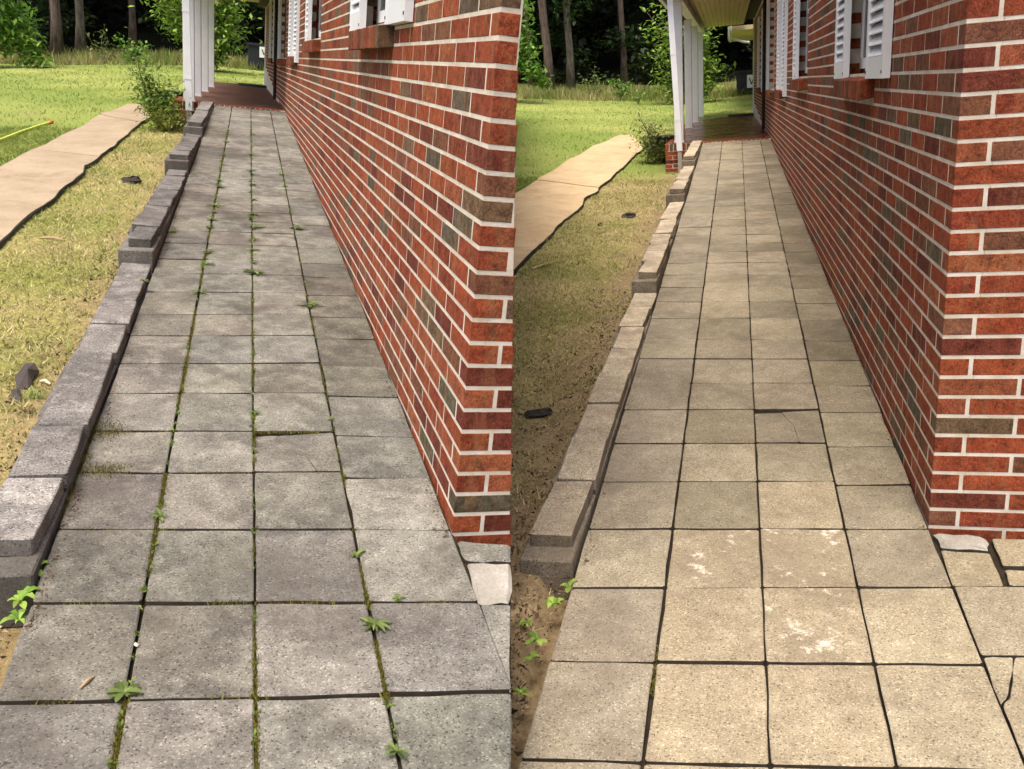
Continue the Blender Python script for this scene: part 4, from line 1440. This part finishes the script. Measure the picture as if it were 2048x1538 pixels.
def make_weed(P, pos, size, label, n=9, group=None, col=(lin(122, 138, 74), lin(82, 100, 48)), up=.45, aspect=.28, name='weed'):
    """rosette weed: curved pointed leaves from one root."""
    b = np.array(pos, float)
    vs, fs, cs = [], [], []
    n = int(n * 1.7)
    for k in range(n):
        th = 2 * pi * k / n + random.uniform(-.35, .35)
        ln = .68 * size * random.uniform(.35, 1.2); w = ln * aspect
        e = up * random.uniform(.5, 2.6)
        d = np.array([cos(th), sin(th), 0]); s = np.array([-sin(th), cos(th), 0])
        c = leaf_cols(1, *col)[0]
        prof = [(0, .15), (.3, .8), (.6, 1.0), (.85, .6), (1.0, .04)]
        i0 = len(vs)
        for (f, ww) in prof:
            zz = ln * (e * f - e * .9 * f * f) + .004
            for sgn in (-1, 0, 1):
                vs.append(b + d * ln * f + s * sgn * w * ww * .5 + [0, 0, zz - (.0 if sgn else w * .12 * ww)]); cs.append(c * (1.15 if sgn == 0 else 1))
        for r in range(4):
            for j in range(2):
                q = i0 + r * 3 + j
                fs.append((q, q + 1, q + 4, q + 3))
    o = mesh_obj(name, vs, fs, M['leaf'], P=P, base=b, col=np.array(cs), smooth=True)
    tag(o, label, 'weed', group)
    return o


def make_woods(P):
    """the wood behind the lawn: one leafy mass with a closed canopy above."""
    L = P.key == 'L'
    x0, x1 = (-30, 12) if L else (-24, 14)
    V, Cc = [], []
    g = lambda X, Y: P.lawn_z(X, Y)
    # canopy and hanging foliage as many clumps
    for (n, yr, zr, rad, num, size, c0, c1) in (
            (15000, (40, 50), (3.8, 13), 1.5, 150, .42, lin(34, 52, 22), lin(18, 30, 13)),
            (6000, (39, 44), (1.5, 5.5), .9, 56, .30, lin(44, 68, 26), lin(22, 36, 15)),
            (3000, (38.5, 42), (0.2, 1.6), .7, 60, .3, lin(54, 74, 32), lin(28, 40, 20)),
            (16000, (46, 55), (-.5, 14), 1.8, 200, .6, lin(22, 32, 15), lin(12, 18, 9))):
        cl = []
        for _ in range(num):
            X, Y = random.uniform(x0, x1), random.uniform(*yr)
            zc = float(g(min(X, 0), min(Y, 42))) + random.uniform(*zr)
            r = rad * random.uniform(.6, 1.4)
            cl.append(((X, Y, zc), (r, r, r * .7)))
        p = clump_points(n, cl)
        col = leaf_cols(len(p), c0, c1, .5, 1.2)
        v, c = leaf_quads(p, size, col, .2, .6)
        V.append(v); Cc.append(c)
    V = np.concatenate(V); Cc = np.concatenate(Cc)
    q = V.reshape(-1, 4, 3)
    cx = P.camx(q[:, 0])
    ok = (cx < -.5) if L else (cx > -4)
    o = tri_obj('woodland', q[ok].reshape(-1, 3), M['leaf'], P, col=Cc.reshape(-1, 4, 3)[ok].reshape(-1, 3), n=4)
    tag(o, 'dark dense wood behind the lawn of the ' + WALK[P.key], 'woodland', None, 'stuff')


def make_background(P):
    L = P.key == 'L'
    w = 'beyond the ' + WALK[P.key]
    dx = 0
    if L:
        T = [((115, 122), 37.0, .20, 'tallest pine trunk', 'bark', (-.012, 0)), ((162, 124), 38.0, .17, 'pale split trunk', 'bark2', (.0, 0)), ((266, 118), 40.0, .15, 'slim dark trunk', 'bark', (-.004, 0)), ((46, 122), 39.0, .10, 'thin dark trunk', 'bark', (0, 0))]
    else:
        T = [((1100, 182), 37.0, .20, 'tallest pine trunk', 'bark', (-.03, 0)), ((1142, 183), 38.0, .17, 'pale split trunk', 'bark2', (.0, 0)), ((1249, 178), 40.0, .15, 'slim dark trunk', 'bark', (-.012, 0)), ((1062, 182), 39.0, .10, 'thin dark trunk', 'bark', (0, 0))]
    dark = (lin(60, 92, 34), lin(34, 56, 22))
    for i, (px, Y, r, nm, bk, ln) in enumerate(T):
        X = P.at(1, *px, Y)[0]
        cr = None
        hi = 13.0
        if i == 1:
            cr = [((.3, -.6, 3.6), (.9, .8, .9)), ((-.5, -.4, 4.6), (1.0, .9, .9)), ((.6, -.3, 5.6), (1.1, 1, 1.0)), ((-.2, 0, 7.0), (1.6, 1.4, 1.3)), ((.4, 0, 9), (2, 1.8, 1.6))]
        else:
            cr = [((0, 0, 10), (2.2, 2, 1.5)), ((1.2, .3, 11.5), (1.8, 1.8, 1.4)), ((-1.2, 0, 12), (2, 2, 1.4))]
        make_tree(P, (X, Y, 0), hi, r, nm + ' at the wood edge ' + w, cr, ln, bk, dark, 1600, .26, name='tree')
    # sunlit broadleaf at the left
    pxc = (34, 70) if L else (1040, 112)
    Y = 31.0
    c = P.at(1, *pxc, Y)
    gz = float(P.lawn_z(c[0], Y))
    h = c[2] - gz
    X0 = c[0] - (.9 if L else .75)
    off = .9 if L else .75
    crown = [((off + .15, -.2, h + .1), (.65, .6, .55)), ((off + .55, -.3, h - .45), (.45, .5, .38)), ((off - .1, 0, h + .75), (.8, .7, .55)), ((off + .85, -.2, h - .85), (.28, .4, .26)), ((off - .7, 0, h + .2), (.9, .8, .8)), ((0, 0, h + 1.6), (1.4, 1.2, .9))]
    make_tree(P, (X0, Y, 0), h + 2.2, .11, 'sunlit bright green broadleaf tree at the left edge ' + w, crown, (0, 0), 'bark2', (lin(142, 178, 76), lin(86, 128, 46)), 2600, .24, name='broadleaf_tree')
    # big pale-leaved bush behind the posts
    S = (lin(166, 192, 82), lin(98, 136, 52))
    bp, by = ((420, 132), 30.0) if L else ((1392, 192), 31.0)
    X = P.at(1, *bp, by)[0]
    make_shrub(P, (X, by, 0), 'big sunlit bush behind the porch posts ' + w, [(random.uniform(-1.7, .95), random.uniform(-.5, .5), random.uniform(.6, 3.4)) for _ in range(34)], S, 4200, .22, name='bush', spread=.24, stemr=.025)
    sp = [((205, 124), 33.5, 'open twiggy sapling', [(-.45, 0, 1.0), (.1, .1, 1.3), (.5, 0, .5), (-.25, 0, .7), (.2, 0, .9)], 150, .12, (lin(140, 158, 76), lin(86, 106, 48))),
          ((262, 126), 33.0, 'bright leafy sapling', [(-.4, 0, .85), (.45, 0, .7), (.1, .2, .6), (-.1, 0, .75), (.25, 0, .5)], 260, .14, (lin(126, 172, 66), lin(80, 124, 44))),
          ((292, 134), 31.0, 'small pale weed clump', [(-.15, 0, .35), (.2, 0, .4), (0, .1, .5)], 140, .08, (lin(150, 176, 84), lin(104, 136, 56)))]
    if not L:
        sp = [((1185, 182), *sp[0][1:]), ((1240, 183), *sp[1][1:]), ((1276, 186), *sp[2][1:])]
    for (px, Y, nm, stems, n, szz, cc) in sp:
        X = P.at(1, *px, Y)[0]
        make_shrub(P, (X, Y, 0), nm + ' in front of the wood ' + w, stems, cc, n, szz * 1.2, name='sapling', spread=.08)
    # dumpster
    Y = 33.5
    if L: a, bq = P.at(1, 494, 84, Y), P.at(1, 532, 140, Y)
    else: a, bq = P.at(1, 1471, 142, Y), P.at(1, 1512, 186, Y)
    x0, zt = a[0], a[2]
    zg = float(P.lawn_z(x0, Y))
    b0 = np.array([x0 + 1, Y, zg])
    d = empty(P, 'dumpster', b0)
    tag(d, 'dark metal dumpster with white sign half hidden by the house ' + w, 'dumpster')
    MB().prism([(x0 + .05, Y), (x0 + 2.2, Y), (x0 + 2.2, Y + 1.4), (x0 + .05, Y + 1.4)], zg + .12, zt - .08).build('body', M['dumpster'], parent=d, base=b0)
    MB().box((x0 - .02, Y - .07, zt - .08), (x0 + 2.28, Y + 1.47, zt)).build('rim', M['dumpster'], parent=d, base=b0)
    for k in range(1, 5):
        MB().box((x0 + .05 + k * .43, Y - .05, zg + .14), (x0 + .12 + k * .43, Y, zt - .082)).build('rib', M['dumpster'], parent=d, base=b0)
    if L: s0, s1 = P.at(1, 519, 93, Y), P.at(1, 540, 117, Y)
    else: s0, s1 = P.at(1, 1494, 150, Y), P.at(1, 1520, 174, Y)
    MB().box((s0[0], Y - .075, s1[2]), (s0[0] + .75, Y - .06, s0[2])).build('sign', M['vinyl'], parent=d, base=b0)
    hgt = s0[2] - s1[2]
    lx, lz = s0[0] + .09, s1[2] + hgt * .26
    hh = hgt * .5
    strokes = [((0, hh), (.07, 0)), ((.07, 0), (.14, hh * .8)), ((.14, hh * .8), (.21, 0)), ((.21, 0), (.28, hh))]
    lt = MB()
    for (p, q) in strokes:
        lt.add([(lx + p[0] - .02, Y - .082, lz + p[1]), (lx + p[0] + .02, Y - .082, lz + p[1]), (lx + q[0] + .02, Y - .082, lz + q[1]), (lx + q[0] - .02, Y - .082, lz + q[1]),
                (lx + p[0] - .02, Y - .076, lz + p[1]), (lx + p[0] + .02, Y - .076, lz + p[1]), (lx + q[0] + .02, Y - .076, lz + q[1]), (lx + q[0] - .02, Y - .076, lz + q[1])],
               [(0, 1, 2, 3), (7, 6, 5, 4), (0, 4, 5, 1), (1, 5, 6, 2), (2, 6, 7, 3), (3, 7, 4, 0)])
    lt.build('lettering', M['ink'], parent=d, base=b0)


def make_near_plants(P):
    L = P.key == 'L'
    # shrub at the porch corner
    if L:
        b = P.onlawn(318, 258)
        make_shrub(P, (b[0], b[1], 0), 'tall green leafy shrub at the dry porch corner', [(-.30, -.1, 1.12), (-.22, 0, .9), (.0, .1, .75), (.2, 0, .6), (.25, -.1, .4), (-.1, -.2, .5), (-.3, 0, .6), (.05, -.15, .3), (-.15, 0, .75), (.1, 0, .5)], (lin(138, 168, 74), lin(80, 112, 44)), 1900, .08, spread=.09)
        c = P.onlawn(338, 262)
        make_shrub(P, (c[0], c[1] - .1, 0), 'low yellowing creeper at the foot of the dry porch shrub', [(-.25, -.1, .28), (.1, 0, .35), (.2, -.05, .25), (-.1, -.2, .16)], (lin(160, 166, 66), lin(92, 104, 42)), 800, .06, spread=.10)
    else:
        b = P.onlawn(1312, 326)
        make_shrub(P, (b[0], b[1], 0), 'sparse grey-green shrub at the wet porch corner', [(-.30, -.1, .95), (-.2, 0, .8), (.0, .1, .7), (.2, 0, .55), (.22, -.1, .4), (-.1, -.2, .5), (-.3, 0, .55), (.1, -.1, .3), (-.2, -.1, .35), (.15, 0, .45), (-.1, 0, .65)], (lin(152, 158, 100), lin(104, 114, 66)), 2000, .075, spread=.11)
        c = P.onlawn(1318, 326)
        make_shrub(P, (c[0], c[1] - .1, 0), 'low yellow-green creeper at the foot of the wet porch shrub', [(-.25, -.1, .22), (.1, 0, .35), (.22, -.05, .3), (-.1, -.2, .14)], (lin(150, 158, 66), lin(72, 92, 40)), 800, .06, spread=.10)


def make_litter(P):
    """crumbs of soil, grit and twigs on the bare ground beside the curb."""
    L = P.key == 'L'
    V, Cc = [], []
    n = 5200 if L else 9000
    Y = -1.7 + 6.0 * rng.random(n) ** 1.6
    X = P.curb(Y) - (.19 * (Y > -.35)) - np.abs(rng.normal(0, .18 if L else .32, n))
    X -= (Y < -.35) * .01
    Z = P.lawn_z(X, Y)
    cx = P.camx(np.stack([X, Y, Z], 1))
    ok = (cx < -.01) if L else (cx > -.25)
    X, Y, Z = X[ok], Y[ok], Z[ok]; n = len(X)
    a = (rng.uniform(.002, .008, n) * (1 + (rng.random(n) < .06) * 1.4))[:, None]
    c0 = np.stack([X, Y, Z], 1)
    P4 = [c0 + rng.normal(0, .7, (n, 3)) * a * [1, 1, .5] + [0, 0, .001] for _ in range(3)] + [c0 + [0, 0, 1] * a * rng.uniform(.5, 1.3, (n, 1))]
    for t3 in ((0, 1, 3), (1, 2, 3), (2, 0, 3)):
        V.append(np.stack([P4[i] for i in t3], 1).reshape(-1, 3))
    col = np.where(rng.random((n, 1)) < .14, leaf_cols(n, lin(196, 178, 138), lin(150, 130, 96)), leaf_cols(n, lin(112, 92, 68), lin(58, 46, 34), .6, 1.3))
    for _ in range(3): Cc.append(np.repeat(col, 3, 0))
    m = 420
    Yt = -1.6 + 5.5 * rng.random(m); Xt = P.curb(Yt) - .2 * (Yt > -.35) - .02 - np.abs(rng.normal(0, .25, m))
    Zt = P.lawn_z(Xt, Yt) + .003
    ok = (P.camx(np.stack([Xt, Yt, Zt], 1)) < -.03) if L else (P.camx(np.stack([Xt, Yt, Zt], 1)) > -.2)
    Xt, Yt, Zt = Xt[ok], Yt[ok], Zt[ok]; m = len(Xt)
    th = rng.uniform(0, 6.28, m); ln = rng.uniform(.015, .06, m)
    d = np.stack([np.cos(th) * ln, np.sin(th) * ln, rng.uniform(0, .012, m)], 1)
    sd_ = np.stack([-np.sin(th), np.cos(th), np.zeros(m)], 1) * .0016
    b = np.stack([Xt, Yt, Zt], 1)
    V.append(np.stack([b - sd_, b + sd_, b + d], 1).reshape(-1, 3))
    Cc.append(np.repeat(leaf_cols(m, lin(204, 188, 146), lin(150, 128, 88)), 3, 0))
    o = tri_obj('litter', np.concatenate(V), M['grass'], P, col=np.concatenate(Cc))
    tag(o, 'crumbs of soil, grit and dry stalks beside the ' + WALK[P.key], 'litter', None, 'stuff')


def make_moss(P):
    """moss and seedlings filling the joints."""
    L = P.key == 'L'
    V, Cc = [], []
    jA, jB, jC = P.joints
    def strand(fx, y0, y1, n, w, seed, thr):
        Y = rng.uniform(y0, y1, n); Y = y0 + (y1 - y0) * ((Y - y0) / (y1 - y0)) ** 1.4
        m = vnoise(Y, Y * 0, 5.0, seed) > thr
        Y = Y[m]; X = np.array([fx(v) for v in Y]) + rng.normal(0, w, len(Y))
        put(X, Y)
    def put(X, Y, hs=1.0):
        n = len(X)
        Z = P.s * Y - .010
        h = rng.uniform(.008, .019, n) * hs; w = rng.uniform(.003, .007, n)
        th = rng.uniform(0, 6.28, n)
        a = np.stack([X - np.cos(th) * w / 2, Y - np.sin(th) * w / 2, Z], 1); b = np.stack([X + np.cos(th) * w / 2, Y + np.sin(th) * w / 2, Z], 1)
        t = np.stack([X + rng.normal(0, .005, n), Y + rng.normal(0, .005, n), Z + h], 1)
        V.append(np.stack([a, b, t], 1).reshape(-1, 3))
        Cc.append(np.repeat(leaf_cols(n, lin(136, 132, 58), lin(96, 88, 44), .55, 1.25), 3, 0))
    if L:
        strand(jA, -1.0, 9, 12000, .0065, 1, .28)
        strand(jB, -1.0, 10, 7000, .0045, 2, .40)
        strand(jC, -1.0, .3, 3400, .005, 3, .30)
        strand(jC, .3, 9, 1500, .003, 4, .6)
        for r in P.rows[2:8]:
            X = rng.uniform(-1.1, -.05, 500); m = vnoise(X, X * 0 + r[1], 9, int(r[1] * 10) + 50) > .62
            X = X[m]; put(X, r[1] + r[2] * (X - r[0]) + rng.normal(0, .003, len(X)))
        for (px, sx, sy, n) in (((217, 857), .07, .05, 1500), ((198, 943), .09, .035, 1500), ((145, 985), .03, .10, 500), ((170, 920), .02, .1, 300), ((360, 434), .06, .05, 300), ((350, 465), .03, .1, 300)):
            c = P.ramp(*px)
            put(c[0] + rng.normal(0, sx * .5, n), c[1] + rng.normal(0, sy * .9, n), 1.15)
    else:
        strand(jA, -1.3, -.2, 500, .004, 1, .62)
        strand(lambda Y: -.02, .5, 6, 250, .006, 5, .6)
    if L:
        for (fx, n, y1) in ((jA, 150, 9.5), (jB, 150, 10.5), (jC, 60, 8)):
            for _ in range(n):
                yc = -1.0 + (y1 + 1.0) * random.random() ** 1.1
                k = random.randint(4, 9); ln = random.uniform(.008, .024) * (1.5 if yc > 3 else 1)
                c0 = np.array([fx(yc), yc, P.s * yc - .004]) + rng.normal(0, .003, (k, 3))
                v, c = leaf_quads(c0, ln, leaf_cols(k, lin(128, 146, 70), lin(86, 104, 46), .6, 1.2), -.5, .4)
                q = v.reshape(-1, 4, 3)
                V.append(np.concatenate([q[:, [0, 1, 2]], q[:, [0, 2, 3]]]).reshape(-1, 3))
                Cc.append(np.repeat(np.concatenate([c[::4], c[::4]]), 3, 0))
    # leaf crumbs and grit swept against the wall foot and the curb foot
    for (fx, y0, y1, n, w) in ((lambda Y: -.02, -.05, 6.5, 900 if L else 350, .012), (lambda Y: P.curb(Y) + .02, -.4, 7, 1300 if L else 500, .014)):
        Y = y0 + (y1 - y0) * rng.random(n) ** 1.5
        m = vnoise(Y, Y * 0, 2.4, 77) > .35
        Y = Y[m]; n = len(Y)
        X = np.array([fx(v) for v in Y]) + np.abs(rng.normal(0, w, n)) * (-1 if fx(0) > -.5 else 1)
        Z = P.s * Y + .003
        a = rng.uniform(.003, .010, n)[:, None]
        c0 = np.stack([X, Y, Z], 1)
        q = lambda: rng.normal(0, .6, (n, 3)) * [1, 1, .35]
        V.append(np.stack([c0, c0 + q() * a, c0 + q() * a + [0, 0, .002]], 1).reshape(-1, 3))
        Cc.append(np.repeat(leaf_cols(n, lin(120, 92, 62), lin(62, 48, 36), .6, 1.3), 3, 0))
    o = tri_obj('moss', np.concatenate(V), M['grass'], P, col=np.concatenate(Cc))
    tag(o, 'moss and tiny seedlings in the joints of the ' + WALK[P.key], 'moss', None, 'stuff')


def make_weeds(P):
    L = P.key == 'L'
    if L:
        for (px, s, n, lb) in (((248, 1388), .058, 9, 'broad-leaved weed in the left joint nearest the bottom of the grey walkway'),
                               ((320, 1034), .055, 8, 'spiky weed in the left joint of the grey walkway level with the house corner'),
                               ((713, 1112), .050, 7, 'glossy round-leaved weed in the right joint of the grey walkway'),
                               ((748, 1252), .065, 13, 'bushy rosette weed in the right joint of the grey walkway'),
                               ((793, 1505), .05, 8, 'weed at the bottom end of the right joint of the grey walkway'),
                               ((512, 828), .05, 7, 'thin weed in the centre joint of the grey walkway below the middle'),
                               ((796, 1200), .035, 9, 'low creeping weed in a cross joint of the grey walkway')):
            p = P.ramp(*px); make_weed(P, (p[0], p[1], p[2]), s, lb, n, aspect=.42 if 'broad' in lb or 'round' in lb else .24)
        for px in ((418, 505), (505, 500), (507, 400), (503, 310), (507, 480), (445, 330), (452, 285), (415, 530), (508, 430), (340, 465), (437, 362), (430, 412), (424, 440), (505, 370), (508, 455), (505, 525), (510, 547), (595, 458), (440, 375), (500, 342), (560, 350), (618, 612), (505, 270), (428, 425), (402, 585)):
            p = P.ramp(*px); make_weed(P, (p[0], p[1], p[2]), random.uniform(.07, .115), 'small weed sprouting in the ' + ('left' if px[0] < 460 else 'centre' if px[0] < 540 else 'right') + ' joint on the far half of the grey walkway', random.randint(5, 9), group='small weeds in the ' + ('left' if px[0] < 460 else 'centre' if px[0] < 540 else 'right') + ' joint of the grey walkway')
        for (px, s, lb) in (((52, 1162), .10, 'long-leaved plantain beside the near end of the grey curb'), ((70, 1180), .06, 'round-leaved seedling at the left edge of the grey walkway'), ((42, 1205), .07, 'bright green weed at the left frame edge below the grey curb'), ((38, 1245), .06, 'lowest bright weed at the left edge of the grey walkway')):
            p = P.onlawn(*px); make_weed(P, p, s, lb, 7, aspect=.38, up=.9, col=(lin(150, 176, 78), lin(104, 140, 56)), name='plantain')
        p = P.onlawn(290, 563)
        q = P.at(2, 289, 566, P.curb_ends[0][3])
        make_weed(P, q, .05, 'little green weed growing at the first curb step of the grey walkway', 7, aspect=.4, up=.8)
        p = P.onlawn(70, 800); make_weed(P, p, .09, 'grassy tuft beside the dark stone on the dry lawn', 26, aspect=.08, up=1.2, col=(lin(150, 164, 88), lin(108, 130, 60)), name='grass_tuft')
    else:
        for (px, s, lb) in (((1138, 1178), .055, 'upper bright weed at the left edge of the tan walkway'), ((1108, 1212), .06, 'middle bright weed at the left edge of the tan walkway'), ((1075, 1283), .06, 'round-leaved weed in the soil beside the tan walkway'), ((1062, 1320), .04, 'small weed below the round-leaved one beside the tan walkway'), ((1055, 1250), .04, 'pale seedling in dark soil left of the tan walkway'), ((1043, 1390), .04, 'lowest seedling in dark soil beside the tan walkway')):
            p = P.onlawn(*px); make_weed(P, p, s, lb, 6, aspect=.5, up=.9, col=(lin(150, 172, 76), lin(110, 140, 58)), name='seedling')
        p = P.onlawn(1180, 1000)


def make_debris(P):
    L = P.key == 'L'
    def lump(px, dims, label, mat, cat='stone', name='stone', rot=0.0, seed=1, sink=.3, cuts=6):
        c = P.onlawn(*px)
        r = np.random.default_rng(seed)
        vs, fs = [], []
        # angular fragment: a jittered, flattened, faceted ball
        nu, nv = 9, 5
        for i in range(nv + 1):
            for j in range(nu):
                t, ph = 2 * pi * j / nu, pi * i / nv
                k = 1 + r.normal(0, .16)
                p = np.array([cos(t) * sin(ph) * k * dims[0], sin(t) * sin(ph) * k * dims[1], cos(ph) * k * dims[2]])
                p = np.array([p[0] * cos(rot) - p[1] * sin(rot), p[0] * sin(rot) + p[1] * cos(rot), p[2]])
                vs.append(c + p + [0, 0, dims[2] * (1 - sink)])
        for i in range(nv):
            for j in range(nu):
                fs.append((i * nu + j, i * nu + (j + 1) % nu, (i + 1) * nu + (j + 1) % nu, (i + 1) * nu + j))
        o = mesh_obj(name, vs, fs, mat, P=P, base=c)
        return tag(o, label, cat)
    def stick(p, q, rad, label):
        a, b = P.onlawn(*p), P.onlawn(*q)
        m = (a + b) / 2 + [0, .02, .02]
        o = MB().tube([a + [0, 0, rad], m, b + [0, 0, rad]], [rad, rad * .9, rad * .5], 6).build('stick', M['stick'], P=P, base=a)
        return tag(o, label, 'stick')
    if L:
        # torn sheet of dark material: a curved plate standing in the grass
        def plate(pxs, label, zoff, curl):
            pts = [P.onlawn(*p) for p in pxs]
            ctr = np.mean(pts, 0)
            vs, fs = [], []
            n = len(pts)
            for lay in (0, 1):
                for k, p in enumerate(pts):
                    f = p - ctr
                    vs.append(p * .5 + (ctr + f * .5) * .5 + [0, 0, zoff[k] - lay * .012])
                vs.append(ctr + [0, 0, curl - lay * .012])
            for k in range(n):
                fs.append((k, (k + 1) % n, n)); fs.append((n + 1 + (k + 1) % n, n + 1 + k, 2 * n + 1))
                fs.append(((k + 1) % n, k, n + 1 + k, n + 1 + (k + 1) % n))
            o = mesh_obj('slate_fragment', vs, fs, M['rock'], P=P, base=ctr)
            tag(o, label, 'fragment')
        plate([(22, 768), (50, 742), (74, 742), (86, 752), (72, 762), (66, 775), (56, 786), (26, 790)], 'curved dark slate fragment lying in the grass beside the grey curb', [.03, .05, .05, .035, .02, .02, .0, .0], .06)
        plate([(18, 785), (40, 783), (48, 796), (44, 808), (20, 806)], 'smaller dark slate fragment below the curved one at the left edge', [.02, .02, .015, .0, .0], .03)
        lump((262, 366), (.085, .11, .035), 'dark clod of earth on the dry strip of lawn', M['edging'], 'clod', 'earth_clod', .4, 3)
        stick((80, 480), (130, 484), .012, 'pale stick lying on the dry lawn by the path')
        c = P.onlawn(115, 775)
        mb = MB()
        for (dx, dy, ln, th) in ((0, 0, .05, .6), (.01, .03, .045, 1.9), (-.03, .01, .05, 2.6), (.0, -.02, .04, 0.1)):
            a = c + [dx, dy, .012]; mb.tube([a, a + [cos(th) * ln * .5, sin(th) * ln * .5, .012], a + [cos(th) * ln, sin(th) * ln, .004]], [.006, .008, .004], 6)
        tag(mb.build('dry_leaf', M['bone'], P=P, base=c), 'pale curled dry leaf between grey curb and grass', 'leaf')
        p = P.ramp(272, 1293)
        tag(MB().cbox(p - [.004, .006, -.002], p + [.005, .006, .009], .003, .002).build('pebble', M['bone'], P=P, base=p), 'white pebble in the left joint of the grey walkway', 'pebble')
        p = P.ramp(175, 1367)
        tag(MB().tube([p + [-.012, -.02, .004], p + [0, 0, .008], p + [.012, .02, .004]], [.002, .005, .002], 6).build('seed_pod', M['stick'], P=P, base=p), 'dry twig on the lower left paver of the grey walkway', 'twig')
        # yellow cord with an orange end
        pts = [P.onlawn(*q, dz=.03) for q in ((-30, 292), (10, 276), (40, 264), (70, 254), (98, 245))]
        cd = MB().tube(pts, .018, 6).build('cord', M['cord'], P=P, base=pts[0])
        tag(cd, 'yellow-green cord lying across the lawn at the far left', 'cord')
        MB().tube([pts[-1], pts[-1] + (pts[-1] - pts[-2]) * .25], [.03, .024], 8).build('end_piece', M['orange'], parent=cd, base=pts[0])
    else:
        lump((1078, 832), (.09, .06, .022), 'dark flattened clod on the damp strip near the tan curb', M['edging'], 'clod', 'earth_clod', .5, 5)
        lump((1258, 434), (.10, .12, .03), 'dark clod of earth on the damp strip towards the porch', M['edging'], 'clod', 'earth_clod', .2, 6)
        lump((1200, 452), (.035, .04, .025), 'small dark clod left of the larger one on the damp strip', M['edging'], 'clod', 'earth_clod', .2, 7)
        stick((1064, 541), (1100, 530), .012, 'pale stick lying at the damp lawn edge by the path')


# ------------------------------------------------------------------ build both places
for P in (PL, PR):
    make_path(P)
    make_lawn(P)
for P in (PL, PR):
    make_walkway(P)
    make_curb(P)
    make_house(P)
    make_porch(P)
for P in (PL, PR):
    make_woods(P)
    make_background(P)
    make_near_plants(P)
    make_grass(P, P.path_poly)
    make_litter(P)
    make_moss(P)
    make_weeds(P)
    make_debris(P)
bpy.context.view_layer.update()
